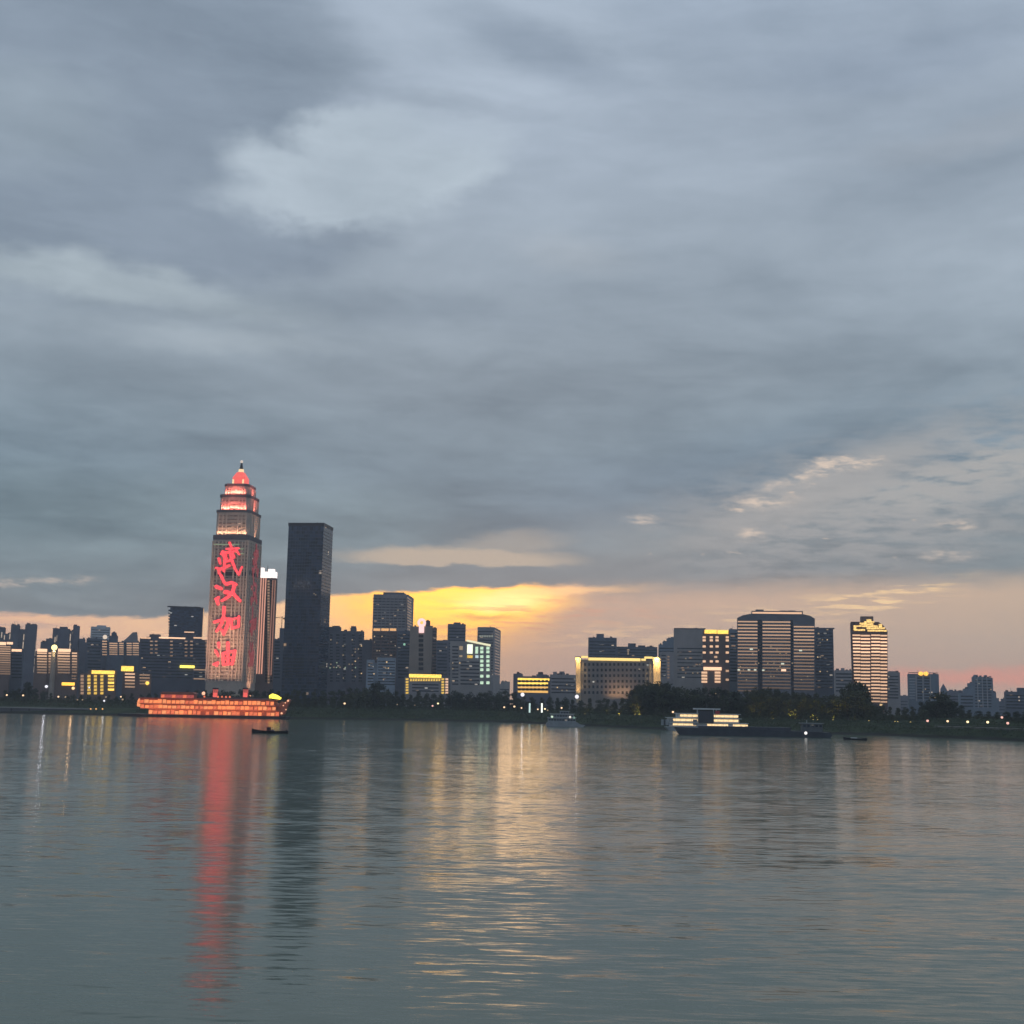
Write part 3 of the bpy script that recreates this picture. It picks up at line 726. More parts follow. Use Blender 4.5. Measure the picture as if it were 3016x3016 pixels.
for a, c in ((373, 388), (391, 409)): b.bands(a, c, 1895, 1928, 6, 3.4, LED[2:4])

b = Bld('office_tower', 'plain dark blue glass office block behind the roof-lit apartment house', 'building', 492, 590, None, 1900, D=45)
b.body(top=1788, mat=BLUEGLASS); b.fb('roof_edge', 493, 1786, 591, 1790, DARKMETAL, 0.5); b.floors(496, 588, 1795, 1880, 8, BLUEGLASS, 0.6)
b = Bld('apartment_house', 'wide dark apartment house edged with a golden roof line and two roof hats', 'building', 410, 612, None, 1550, D=34)
b.body([(412, 614, 1882), (440, 472, 1868, 1884, 2, 20), (545, 575, 1868, 1884, 2, 20)], mat=wall((0.12, 0.135, 0.175), 'navy_render'))
for x0, x1, y in ((440, 484, 1862), (484, 497, 1869), (543, 572, 1862)): b.fb('roof_light', x0, y - 1.6, x1, y + 1.6, LED[1], 0.6)
for x0, x1, m_ in ((414, 444, LED[1]), (468, 546, LED[0]), (570, 612, LED[1])): b.fb('roof_light', x0, 1877, x1, 1881, m_, 0.5)
for px, n in ((446, 4), (460, 4), (505, 5), (548, 5), (564, 5), (608, 5)): b.bands(px - 4, px + 4, 1889, 1889 + 8.5 * n, n, 3.6, LED[3:5], name='lit_balcony')
b.floors(416, 610, 1890, 2000, 9, frac=0.3)
b.fb('lit_sign', 530, 1960, 573, 1967.5, em('lemon_sign', (1, 0.80, 0.12), 2.2), 2)

b = Bld('guesthouse', 'small guesthouse glowing yellow with strings of round balcony lights', 'building', 235, 344, None, 1400, D=22)
b.body([(235, 262, 1982), (260, 344, 1974)], mat=BR)
b.fb('roof_light', 270, 1975, 338, 1985, YLED, 1.2, 1.0)
for px in (242, 262, 281, 300):
    for k in range(6): b.fb('lit_balcony', px - 4.5, 1988 + k * 10, px + 4.5, 1995 + k * 10, (YLED2 if px > 255 else LED[3]), 0.5)
for k in range(6): b.fb('lit_balcony', 318, 1978 + k * 10, 336, 1984 + k * 10, YLED if k % 2 else YLED2, 0.6)
b = Bld('guesthouse', 'low guesthouse with a bright yellow roof sign and rows of pale lit floors', 'building', 350, 446, None, 1420, D=22)
b.body([(362, 402, 1979), (400, 446, 1984)], mat=BR)
b.fb('lit_sign', 357, 1962, 394, 1977, YLED, 1.0, 0.8); b.bands(368, 397, 1985, 2023, 5, 4.5, LED[1:4]); b.bands(411, 441, 1988, 2014, 4, 3.5, LED[3:5])
x, z = b.f(434, 2012); MB().ball(x, -1.5, z, 2.0).build('globe_lamp', YLED, b.t)
b = Bld('pavilion', 'low dark pavilion outlined by two thin lines of light left of the red tower', 'building', 560, 612, None, 1440, D=18)
b.body([(568, 612, 1972)], mat=DK2); b.fb('light_strip', 570, 1971, 607, 1974.5, LED[3]); b.fb('light_strip', 570, 1998, 607, 2001, LED[3]); b.floors(572, 606, 1978, 1996, 8)
b = Bld('kiosk', 'little riverside hall with a bright orange roof edge on the left', 'building', 176, 226, None, 1335, D=10)
b.body([(180, 226, 2021)], mat=BR); b.fb('roof_light', 182, 2010, 220, 2019, em('orange_led', (1, 0.50, 0.06), 2.0), 1.0, 1.0)

b = Bld('apartment_tower', 'slim tower with pink light lines and a glowing white crown beside the red tower', 'tower', 752, 800, 806, 1480, R(-4))
b.body(top=1702, mat=BR)
PK = em('pink_led', (1.0, 0.46, 0.32), 0.8)
for px in (763, 770, 777): b.fb('light_line', px - 1.6, 1702, px + 1.6, 1985, PK, 0.5)
b.floors(781, 786, 1706, 2010, 8.5, DARKMETAL, 0.75); b.floors(796, 802, 1706, 2010, 8.5, DARKMETAL, 0.6); b.bands(788, 794, 1712, 2010, 36, 4.6, LED[3:5], name='lit_balcony')
for px in (797, 804): b.sb('light_line', px - 1.2, 1706, px + 1.2, 1990, em('dim_pink_led', (1.0, 0.45, 0.30), 0.3), 0.4)
CW = em('white_crown_light', (1.0, 0.86, 0.82), 1.6)
b.fb('crown', 760, 1684, 812, 1701, CW, 0.8, b.D * 0.9); b.fb('crown', 765, 1672, 776, 1685, CW, 0.4, 6); b.fb('crown', 790, 1676, 807, 1685, CW, 0.4, 6)
b.mast(786, 1664, 1686, 0.5)
b = Bld('office_block', 'low dark block wedged between the pink-lit tower and the black skyscraper', 'building', 800, 850, None, 1700, D=30)
b.body([(804, 826, 1882), (824, 850, 1850)], mat=DK2); b.floors(806, 824, 1886, 2000, 9, frac=0.4)

b = Bld('skyscraper', 'black glass skyscraper, the second tallest on the skyline', 'tower', 832, 937, 965, 1550, R(-7))
zt = b.z(1545)
pl = [(-b.w / 2, 0), (b.w / 2, 0), (b.w / 2, b.D), (-b.w / 2, b.D)]
BLK = glass('black_curtain_glass', (0.035, 0.058, 0.095), 0.14, 0.006, (3.3, 4.4), 0.45)
MB().prism(pl, -4, zt).build('wall', BLK, b.t)
e = MB(); q = 0.5
e.box(-b.w / 2 - q, b.w / 2 + q, -q, 0.1, zt - 1.5, zt + 2.2); e.box(b.w / 2 - 0.1, b.w / 2 + q, 0.1, b.D, zt - 1.5, zt + 2.2); e.box(-b.w / 2 - q, -b.w / 2 + 0.1, 0.1, b.D, zt - 1.5, zt + 2.2)
e.build('roof_edge', DARKMETAL, b.t)
SP = pbr('slate_spandrel', (0.055, 0.075, 0.105), 0.45, 0.2, 0.2, 0.1)
mu = MB().box(-0.12, 0.12, -0.25, 0.1, 20, zt - 2).mesh('mullion', SP)
for k in range(1, 14): inst('mullion', mu, b.t, (-b.w / 2 + b.w * k / 14, 0, 0))
fl = MB().box(-b.w / 2, b.w / 2, -0.12, 0.1, 0, 1.1).mesh('spandrel', SP)
fs = MB().box(-0.1, 0.12, 0.2, b.D, 0, 1.1).mesh('spandrel', SP)
for k in range(50): inst('spandrel', fl, b.t, (0, 0, 6 + (zt - 10) * k / 50)); inst('spandrel', fs, b.t, (b.w / 2, 0, 6 + (zt - 10) * k / 50))
b.mast(921, 1530, 1545, 0.5); b.lit([(930, 1752), (925, 1749)], WINDIM, 3, 2)
b.floors(838, 895, 1936, 2000, 9, DARKMETAL, 0.4)

b = Bld('apartment_block', 'dark notched apartment block right of the black skyscraper with scattered lit windows', 'building', 962, 1096, None, 1610, D=30)
b.body([(968, 1004, 1846), (1002, 1034, 1858, None, 1.2, 29), (1032, 1050, 1849), (1049, 1073, 1859, None, 1.0, 28), (1072, 1097, 1884, None, 2, 30)], mat=DK)
b.plant(985, 1000, 1842, 1847, DK); b.plant(1034, 1049, 1843, 1850, DK)
for a, c in ((972, 980), (990, 1000), (1010, 1018), (1036, 1046), (1056, 1066)): b.floors(a, c, 1866, 2010, 9, frac=0.5)
b.scatter(970, 1070, 1880, 2000, 22, 11, 9, 9, [WINDIM, WINDIM, LED[4], LED[4], WINWARM]); b.lit([(992, 1952), (972, 1967), (991, 1966), (1017, 1966), (1047, 1966)], em('small_mint_lamp', (0.75, 0.95, 0.6), 0.5), 3, 3)

b = Bld('office_tower', 'grey office tower standing against the yellow sunset gap', 'tower', 1093, 1196, 1213, 1680, R(-3))
b.body(top=1751, mat=GR); x0, x1 = b.f(1128, 1745)[0], b.f(1188, 1745)[0]
MB().box(x0, x1, 3, b.D - 3, b.z(1751), b.z(1744)).build('roof_plant', DK, b.t); b.mast(1146, 1739, 1745, 0.8)
b.floors(1098, 1196, 1760, 1850, 8, GLASS, 0.32); b.floors(1199, 1212, 1760, 1990, 8, GLASS, 0.5, side=True); b.lit([(1172, 1797)], WINDIM, 5, 3)
b.piers([1100, 1112, 1124, 1136, 1148, 1160, 1172, 1184, 1195], 1751, 1850, 2, GR, proud=0.5)
b = Bld('office_block', 'dark office block with three orange roof lights in front of the grey tower', 'building', 1090, 1168, None, 1600, D=30)
b.body([(1098, 1171, 1860)], mat=BR)
for a, c in ((1100, 1120), (1123, 1145), (1148, 1167)): b.fb('roof_light', a, 1851, c, 1858, em('amber_led', (1, 0.52, 0.2), 0.95), 0.5, 1.0)
b.floors(1100, 1168, 1868, 1990, 9, GLASS, 0.4); b.scatter(1100, 1168, 1870, 1960, 5, 15); b.piers([1104, 1121, 1147, 1166], 1860, 2000, 3, BR, proud=0.6)
b = Bld('office_block', 'slate annex with one mint window below the grey tower', 'building', 1168, 1208, None, 1590, D=28)
b.body([(1170, 1208, 1858)], mat=DK2); b.lit([(1191, 1898)], em('mint_lamp', (0.5, 1, 0.7), 0.6), 6, 6); b.floors(1172, 1206, 1866, 2000, 9, GLASS, 0.4)
b = Bld('low_block', 'pale blue low block in front of the office towers', 'building', 1078, 1166, None, 1440, D=22)
b.body([(1080, 1103, 1943), (1102, 1112, 1952, None, 2, 20), (1111, 1166, 1937)], mat=wall((0.30, 0.36, 0.43), 'pale_blue_render'))
b.floors(1083, 1100, 1950, 2020, 8, frac=0.35); b.floors(1114, 1163, 1944, 2020, 8, frac=0.35); b.lit([(1139, 1950)], WINWARM, 4, 4); b.scatter(1084, 1160, 1955, 2010, 7, 21)

b = Bld('office_tower', 'beige ribbed tower with a glowing pin-shaped sign on its head', 'tower', 1204, 1272, None, 1540, D=28)
b.body([(1208, 1236, 1845), (1234, 1250, 1846, None, 1, 26), (1248, 1272, 1845)], mat=BE)
b.piers([1209, 1214, 1219, 1224, 1229, 1252, 1257, 1262, 1267, 1271], 1846, 1985, 1.8, BE, proud=0.6)
b.floors(1233, 1247, 1866, 1976, 13, DARKMETAL, 0.62, proud=0.1)
PIN = em('pink_white_sign', (1.0, 0.66, 0.64), 1.3)
x, z = b.f(1242, 1834); ri, ro = 1.9, 5.2
sg = MB(); n = 20
for i in range(n):
    a0, a1 = 2 * math.pi * i / n, 2 * math.pi * (i + 1) / n
    c4 = [(x + r * math.cos(a), z + r * math.sin(a)) for r, a in ((ri, a0), (ro, a0), (ro, a1), (ri, a1))]
    sg.slab(c4, -1.6, -0.8)
sign = sg.build('lit_sign', PIN, b.t); b.fb('sign_stem', 1234, 1845, 1249, 1864, PIN, 1.5, 0.8, parent=b.t)
MB().box(x - 0.4, x + 0.4, -0.8, 0.6, b.z(1847), z - 4).build('sign_post', METAL, b.t)
b = Bld('apartment_block', 'dark block with a stepped shoulder joined behind the beige ribbed tower', 'building', 1250, 1286, None, 1580, D=26)
b.body([(1254, 1267, 1828), (1266, 1275, 1843), (1274, 1287, 1850)], mat=BR); b.floors(1274, 1285, 1856, 1985, 9, frac=0.4)
b = Bld('apartment_block', 'mauve-dark tower with a small roof notch against the sunset', 'tower', 1284, 1371, None, 1850, D=34)
b.body([(1286, 1320, 1886), (1319, 1372, 1838)], mat=DK); b.plant(1336, 1357, 1832, 1838, DK); b.floors(1322, 1370, 1846, 1990, 9, frac=0.35); b.floors(1288, 1316, 1892, 1990, 9, frac=0.35)
b = Bld('office_tower', 'bluish slab tower behind the mint-lit office', 'tower', 1404, 1453, 1473, 1800, R(-6))
b.body(top=1847, mat=GR); b.floors(1408, 1452, 1856, 1990, 8, GLASS, 0.4); b.floors(1457, 1472, 1856, 1990, 8, GLASS, 0.4, side=True)
for k in range(6): b.fb('sign_letter', 1412 + k * 7, 1871, 1417 + k * 7, 1877, em('dim_sign', (0.9, 0.95, 0.8), 0.25), 0.4)
b = Bld('office_block', 'office with a sloping lit roof edge and a grid of mint green lit windows', 'building', 1326, 1444, None, 1500, D=28)
po = [b.f(*p) for p in ((1326, 2060), (1446, 2060), (1446, 1905), (1374, 1889), (1326, 1888))]
MB().slab(po, 0, b.D).build('wall', HM, b.t)
po = [b.f(*p) for p in ((1374, 1884), (1374, 1889), (1445, 1904), (1445, 1898))]
MB().slab(po, -1.0, 0.5).build('roof_light', em('mint_roof_led', (1.0, 0.95, 0.62), 1.0), b.t)
for (x0, y0, x1, y1, m_) in ((1376, 1898, 1392, 1925, em('bright_mint_window', (0.95, 1, 0.75), 1.5)), (1376, 1930, 1392, 1938, YLED2), (1400, 1905, 1408, 1925, WINMINT), (1400, 1930, 1409, 1938, WINCOOL), (1353, 1903, 1363, 1914, WINDIM), (1353, 1930, 1362, 1935, WINDIM)):
    b.fb('lit_window', x0, y0, x1, y1, m_, 0.4)
for py in (1909, 1920, 1934, 1947, 1959.5, 1972.5, 1991.5, 2011):
    for px in (1419, 1437): b.fb('lit_window', px - 4.6, py - 4, px + 4.6, py + 4, WINMINT, 0.4)
b.floors(1332, 1350, 1900, 2020, 10, frac=0.4); b.floors(1356, 1412, 1945, 2020, 10, frac=0.4); b.scatter(1330, 1370, 1940, 2000, 3, 31)

b = Bld('gate_building', 'low gate-shaped building outlined in yellow light behind the park trees', 'building', 1190, 1322, None, 1390, D=18)
b.body([(1192, 1322, 1996)], mat=GR)
b.fb('roof_light', 1205, 1986, 1300, 1996, YLED, 1.0, 1.0)
for k in range(12): b.fb('lit_window', 1208 + k * 7.6, 1999, 1213 + k * 7.6, 2006, YLED2, 0.4)
for px in (1199, 1304, 1316):
    b.fb('pilaster', px - 5, 1996, px + 5, 2048, GR, 0.4)
    for k in range(6): b.fb('lit_window', px - 4, 1998 + k * 8, px + 4, 2003 + k * 8, YLED2 if px != 1316 else LED[1], 0.7)
b.floors(1214, 1292, 2012, 2040, 8, frac=0.4)

b = Bld('office_block', 'low office with four glowing orange floors near the white street light', 'building', 1508, 1622, None, 1400, D=20)
b.body([(1512, 1622, 1992), (1512, 1540, 1984, 1994, 2, 18), (1580, 1612, 1986, 1994, 3, 18)], mat=DK); b.plant(1585, 1600, 1979, 1988)
for k, py in enumerate((2001, 2012.5, 2024.5, 2037)):
    b.fb('light_strip', 1525, py - 3.2, 1618 - (k > 0) * 4, py + 3.2, YLED if k < 2 else em('orange_floor_led', (1, 0.55, 0.14), 1.0), 0.4)
wm_ = MB().box(-1.4, 1.4, -0.4, 0.2, -1.3, 1.3).mesh('window', DARKMETAL)
for py in (2006.5, 2018.5, 2030.5):
    for k in range(8):
        x, z = b.f(1530 + k * 11.5, py); inst('window', wm_, b.t, (x, -0.35, z))
b = Bld('low_block', 'dim grey low block with two chimneys left of the floodlit hall', 'building', 1618, 1698, None, 1480, D=24)
b.body([(1620, 1698, 1987)], mat=GR); b.plant(1629, 1640, 1978, 1988, GR); b.plant(1648, 1663, 1977, 1988, GR); b.floors(1624, 1694, 1994, 2045, 9, frac=0.35); b.scatter(1624, 1690, 1995, 2040, 4, 41)

b = Bld('tower_block', 'dark blue block with a roof hut rising behind the floodlit hall', 'building', 1732, 1816, None, 1700, D=30)
b.body(top=1878, mat=DK2); b.plant(1757, 1779, 1866, 1879, DK2); b.floors(1736, 1812, 1886, 1960, 9, frac=0.4)
b = Bld('tower_block', 'long grey block with roof huts behind the right half of the floodlit hall', 'building', 1814, 1940, None, 1720, D=30)
b.body([(1816, 1936, 1905)], mat=DK2); b.plant(1850, 1873, 1894, 1906, DK2); b.plant(1880, 1901, 1900, 1906, DK2); b.plant(1905, 1925, 1903, 1906, DK2); b.floors(1820, 1934, 1910, 1960, 8, frac=0.4); b.lit([(1850, 1920), (1850, 1926)], WINDIM, 4, 4)

b = Bld('civic_hall', 'broad columned hall with golden floodlit end fins and roof line', 'building', 1695, 1946, None, 1300, D=40)
HALL = wall((0.30, 0.28, 0.27), 'hall_stone')
b.body([(1710, 1925, 1944), (1733, 1890, 1938, 1946, 2, 36)], mat=HALL)
for px0, px1 in ((1695, 1711), (1923, 1946)):
    po = [b.f(px0 + 2, 2070), b.f(px1 - 1, 2070), b.f(px1 - 1, 1952), b.f(px1 + 1, 1934), b.f(px0 - 1, 1934), b.f(px0 + 1, 1952)]
    MB().slab(po, -2.5, 20).build('end_fin', wall((0.62, 0.52, 0.38), 'fin_stone'), b.t)
b.fb('roof_light', 1733, 1938, 1886, 1946, em('gold_roof_led', (1, 0.70, 0.22), 1.35), 1.0, 1.0)
for a, c, y in ((1712, 1732, 1934), (1889, 1902, 1942), (1898, 1924, 1936)): b.fb('roof_light', a, y - 2, c, y + 4, em('gold_roof_led', (1, 0.7, 0.22), 1.35), 1.0, 1.0)
wn_ = MB().box(-1.0, 1.0, -0.25, 0.3, -1.35, 1.35).mesh('window', GLASS)
for r in range(6):
    for c in range(16):
        x, z = b.f(1723 + c * 12.3, 1957 + r * 16.5); inst('window', wn_, b.t, (x, 0, z))
b.piers([1717 + c * 12.3 for c in range(17)], 1950, 2065, 2.6, HALL, proud=1.0)
for px, pw in ((1703, 2600), (1934, 4200)):
    x, z = b.f(px, 1930); lamp(b.t, (x, -5, z + 0.5), (x, -2.4, z - 14), (4, 1), pw * 0.8 * HW, (1, 0.62, 0.20), spread=70)
    x, z = b.f(px, 2055); lamp(b.t, (x, -9, z), (x, -2.5, z + 16), (4, 1), pw * 0.18 * HW, (1, 0.62, 0.25), spread=70)
x, z = b.f(1825, 2060); lamp(b.t, (x, -11, z), (x, 0, z + 14), (22, 1), 1700 * HW, (1, 0.56, 0.26), spread=110)

b = Bld('tower_block', 'blue grey block climbing in steps right of the floodlit hall', 'building', 1940, 1992, None, 1720, D=28)
b.body([(1940, 1954, 1898), (1952, 1967, 1889), (1964, 1978, 1880), (1976, 1994, 1876)], mat=BLU); b.floors(1942, 1990, 1905, 2000, 9, frac=0.4)
b = Bld('apartment_block', 'stepped grey block with a column of small dim lights next to the hall', 'building', 1942, 1990, None, 1620, D=24)
b.body([(1945, 1992, 1920)], mat=GR); b.bands(1965, 1972, 1934, 1996, 8, 3, LED[4], name='lit_balcony'); b.floors(1948, 1962, 1926, 1996, 9, frac=0.4)
b = Bld('office_block', 'plain grey blank-faced block left of the golden-topped hotel', 'building', 1985, 2078, None, 1520, D=30)
b.body(top=1851, mat=HM); b.fb('roof_edge', 1986, 1850, 2078, 1853, DK, 0.4); b.floors(1995, 2074, 1905, 2000, 10, GLASS, 0.3); b.lit([(2032, 1919), (2034, 1938), (2052, 1957), (2010, 1967)], LED[4], 8, 3); b.scatter(1995, 2070, 1910, 1995, 6, 51, mats=[LED[4], WINDIM])
b = Bld('hotel', 'dark brown hotel with golden roof light and rows of round window lamps', 'building', 2070, 2148, None, 1400, D=26)
b.body([(2070, 2148, 1857)], mat=BR)
b.fb('roof_light', 2075, 1855, 2111, 1866, YLED, 0.8, 1.0); b.fb('roof_light', 2113, 1856, 2145, 1867, YLED, 0.8, 1.0)
for py in (1877, 1886, 1904, 1922, 1948):
    for px in (2074, 2095, 2112, 2142): b.fb('lit_window', px - 4.5, py - 3, px + 4.5, py + 3, LED[1], 0.5)
for px, py in ((2142, 1976), (2142, 2002), (2108, 1935)): b.fb('lit_window', px - 4.5, py - 3, px + 4.5, py + 3, LED[2], 0.5)
b.fb('roof_light', 2072, 1965, 2125, 1974, LED[0], 1.5, 1.5)
for k in range(4):
    for px in (2074, 2113): b.fb('lit_balcony', px - 8, 1978 + k * 9, px + 9, 1984 + k * 9, LED[1], 1.0)
b = Bld('apartment_block', 'narrow grey slab between the golden-topped hotel and the striped complex', 'building', 2148, 2176, None, 1450, D=26)
b.body(top=1853, mat=BLU); b.lit([(2158, 1873), (2160, 1902)], LED[4], 12, 4); b.floors(2150, 2172, 1862, 2010, 9, frac=0.4)

b = Bld('apartment_complex', 'broad apartment complex striped with rows of pale light in three bays', 'building', 2172, 2400, None, 1360, D=40)
CX = wall((0.17, 0.18, 0.21), 'complex_render')
po = [b.f(*p) for p in ((2170, 2080), (2400, 2080), (2400, 1822), (2385, 1813), (2366, 1809), (2215, 1807), (2188, 1812), (2171, 1820))]
MB().slab(po, 0, b.D).build('wall', CX, b.t)
for x0, x1 in ((2232, 2245), (2329, 2337)): b.fb('recess', x0, 1826, x1, 2060, wall((0.04, 0.045, 0.06), 'recess_render'), 0.15, 0.3)
b.fb('roof_light', 2216, 1802, 2362, 1807, LED[1], -4, 2.0)
x0, z0 = b.f(2214, 1809); x1, z1 = b.f(2366, 1801)
MB().box(x0, x1, 8, b.D - 4, z0, z1 + 1).build('roof_plant', CX, b.t)
b.plant(2226, 2250, 1793, 1802, DK); b.plant(2298, 2318, 1796, 1802, DK); b.plant(2322, 2344, 1796, 1802, DK)
for a, c, y0 in ((2173, 2231, 1831), (2246, 2328, 1832), (2338, 2398, 1846)):
    n = int((2045 - y0) / 9.7)
    b.bands(a, c, y0, y0 + 9.7 * (n - 1), n, 3.6, [LED[2], LED[2], LED[3], LED[3], LED[4], LED[4], LED[5], LED[5]])
b.lit([(2213, 1912), (2358, 1916), (2305, 1955)], em('bright_window', (0.95, 1, 0.8), 0.8), 9, 4); b.lit([(2308, 1974)], em('coral_window', (1, 0.6, 0.4), 1.5), 14, 6); b.lit([(2206, 1973), (2224, 1973), (2176, 1973), (2248, 1974)], em('bright_window', (0.95, 1, 0.8), 0.8), 7, 4)
b.scatter(2176, 2396, 1900, 2010, 26, 61, 9, 9.7, [WINDIM, WINDIM, LED[3]])
b = Bld('apartment_tower', 'dark slab tower closing the right end of the striped complex', 'tower', 2400, 2456, None, 1420, D=30)
b.body(top=1850, mat=DK2); b.fb('roof_edge', 2399, 1849, 2458, 1853, DK, 0.5); b.lit([(2411, 1866), (2437, 1854)], WINDIM, 5, 4); b.scatter(2405, 2450, 1880, 2020, 8, 71); b.floors(2404, 2452, 1860, 2030, 9, frac=0.4)
b = Bld('low_block', 'low grey block with a roof hut between the slab tower and the striped tower', 'building', 2458, 2516, None, 1600, D=26)
b.body(top=1974, mat=GR); b.plant(2478, 2488, 1967, 1975, GR); b.floors(2462, 2510, 1980, 2040, 9, frac=0.4)

b = Bld('striped_tower', 'tower wrapped in bright bands of light with a glittering golden crown', 'tower', 2514, 2615, None, 1300, D=30)
po = [b.f(*p) for p in ((2514, 2090), (2615, 2090), (2614, 1858), (2600, 1840), (2588, 1832), (2506, 1831))]
MB().slab(po, 0, b.D).build('wall', wall((0.14, 0.10, 0.10), 'striped_tower_render'), b.t)
b.plant(2535, 2573, 1814, 1832, BR, y0=6, y1=20)
for i in range(21):
    py = 1871 + i * 9.75; l0 = 2511 + i * 0.35
    for j, (a, c) in enumerate(((l0, 2534), (2535, 2563), (2566, 2592), (2593, 2613))):
        b.fb('light_strip', a, py - 2.1 + (j % 2) * 1.2, c, py + 2.1 + (j % 2) * 1.2, (LED[0], LED[1], LED[1], LED[2])[min(3, i // 6)] if i else LED[1], 0.4 + 0.3 * (j % 2))
GC = em('gold_crown_led', (1.0, 0.64, 0.20), 1.2, 0.5)
rnd = random.Random(5)
for a, c, y0, y1 in ((2514, 2540, 1842, 1846), (2514, 2522, 1846, 1856), (2516, 2548, 1853, 1858), (2532, 2552, 1834, 1840), (2540, 2585, 1842, 1847), (2544, 2572, 1836, 1841), (2552, 2590, 1848, 1853), (2555, 2612, 1855, 1860), (2588, 2598, 1838, 1848), (2590, 2606, 1848, 1852), (2552, 2566, 1824, 1831), (2545, 2575, 1830, 1834)):
    b.fb('crown_light', a, y0, c, y1, GC, 0.5 + rnd.random() * 0.3)
b.lit([(2595, 2076)], WINWARM, 8, 5)
b = Bld('apartment_block', 'plain grey slab just right of the striped tower', 'building', 2612, 2650, None, 1480, D=28)
b.body(top=1980, mat=GR); b.plant(2618, 2640, 1976, 1981, GR); b.floors(2616, 2646, 1988, 2060, 9, frac=0.4)
b = Bld('office_block', 'grey block with two glowing orange discs on its roof', 'building', 2674, 2764, None, 1500, D=28)
b.body(top=1985, mat=BLU); b.fb('roof_rail', 2676, 1980, 2706, 1982, METAL, -1); b.fb('roof_rail', 2736, 1981, 2762, 1983, METAL, -1)
for px in (2677, 2704, 2738, 2760): b.fb('rail_post', px - 0.5, 1980, px + 0.5, 1987, METAL, -1)
for px in (2712, 2727):
    x, z = b.f(px, 1984); d_ = MB(); n = 16
    d_.slab([(x + 2.8 * math.cos(2 * math.pi * i / n), z + 2.4 * math.sin(2 * math.pi * i / n)) for i in range(n)], -1.5, -0.5); d_.build('lit_sign', em('orange_disc', (1, 0.50, 0.08), 1.7, 0.3), b.t)
b.floors(2678, 2696, 1995, 2060, 8, PALE, 0.3); b.floors(2702, 2716, 1993, 2060, 8, frac=0.5); b.floors(2722, 2738, 1993, 2060, 8, frac=0.5); b.piers([2699, 2719, 2741], 1990, 2065, 3, LG); b.lit([(2743, 2039)], SW, 6, 4); b.scatter(2680, 2760, 2000, 2060, 5, 81)
b = Bld('church_tower', 'small pointed tower peeping over the trees on the right', 'tower', 2770, 2788, None, 1700, D=8)
x0, z0 = b.f(2770, 2030); x1, z1 = b.f(2788, 2014); xm = (x0 + x1) / 2
MB().box(x0, x1, 0, 8, -4, z0).build('wall', BLU, b.t); MB().prism([(x0, 0), (x1, 0), (x1, 8), (x0, 8)], z0, z1, [(xm - .2, 3.8), (xm + .2, 3.8), (xm + .2, 4.2), (xm - .2, 4.2)]).build('roof', DK2, b.t)
b = Bld('apartment_block', 'pale blue apartment block rising in sloping steps near the right edge', 'building', 2824, 2942, None, 1750, D=30)
b.body([(2824, 2840, 2041), (2838, 2853, 2028, None, .5, 29), (2851, 2866, 2012, None, .2, 28), (2864, 2898, 1993, None, 0, 26), (2896, 2924, 1996, None, .4, 28), (2922, 2934, 2040), (2932, 2942, 2056)], mat=BLU)
for a, c, y in ((2869, 2880, 1987), (2886, 2892, 1989), (2900, 2908, 1988), (2915, 2921, 1991)): b.plant(a, c, y, 1993, BLU)
b.floors(2872, 2920, 2000, 2085, 8, frac=0.4); b.floors(2830, 2866, 2046, 2085, 8, frac=0.4); b.piers([2880, 2894, 2908], 1994, 2085, 2.5, LG)
b = Bld('office_block', 'dim block at the far right edge with a raised roof corner', 'building', 2958, 3060, None, 1500, D=28)
b.body([(2960, 3000, 2037), (2998, 3060, 2026)], mat=DK2); b.floors(2964, 3040, 2044, 2090, 8, frac=0.4); b.lit([(3001, 2053), (3002, 2063)], SW, 4, 3)

# low city further back, seen only between and above the trees
rnd = random.Random(12)
GRP = 'low blocks of the back streets'
for i, px in enumerate(range(-40, 3060, 78)):
    px += rnd.randint(-18, 18); w_ = rnd.randint(40, 78); Y = rnd.randint(1900, 2500)
    base = 2000 + (px / 3016) * 55; top = base + rnd.randint(-22, 16)
    b = Bld('back_street_block', 'low dim block of the back streets glimpsed over the treetops', 'building', px, px + w_, None, Y, D=30, group=GRP)
    m_ = rnd.choice([GR, DK2, BLU, HM, DK]); k = rnd.random()
    b.body([(px, px + w_ * 0.55, top), (px + w_ * 0.52, px + w_, top + rnd.randint(-8, 10))], mat=m_)
    b.floors(px + 3, px + w_ - 3, top + 12, top + 48, 8, frac=0.35)
    b.plant(px + w_ * 0.2, px + w_ * 0.35, top - 4, top + 1, m_)

# ------------------------------------------------------------------ trees on the bank
def leaf_mat(name, c):
    m = bpy.data.materials.new(name); m.use_nodes = True; nt = m.node_tree
    b = nt.nodes['Principled BSDF']; b.inputs['Roughness'].default_value = 0.7; b.inputs['Specular IOR Level'].default_value = 0.2
    oi = nt.nodes.new('ShaderNodeObjectInfo'); tc = nt.nodes.new('ShaderNodeTexCoord')
    n = NOISE(nt, S(nt, tc.outputs['Object']), 0.45, 3.0, 0.6)
    r = S(nt, oi.outputs['Random'])
    k = SM(nt, n, 0.3, 0.7, 0.55, 1.5, 'LINEAR') * (r * 0.7 + 0.65)
    put(nt, b.inputs['Base Color'], MIX(nt, 1.0, MIX(nt, r, c + (1,), (c[0] * 1.5, c[1] * 1.1, c[2] * 0.8, 1)), VEC(nt, k, k, k), 'MULTIPLY'))
    return m
LEAF = leaf_mat('tree_leaves', (0.027, 0.044, 0.023))
BARK = pbr('bark', (0.05, 0.04, 0.03), 0.9, 0, 0.3, 2.0)
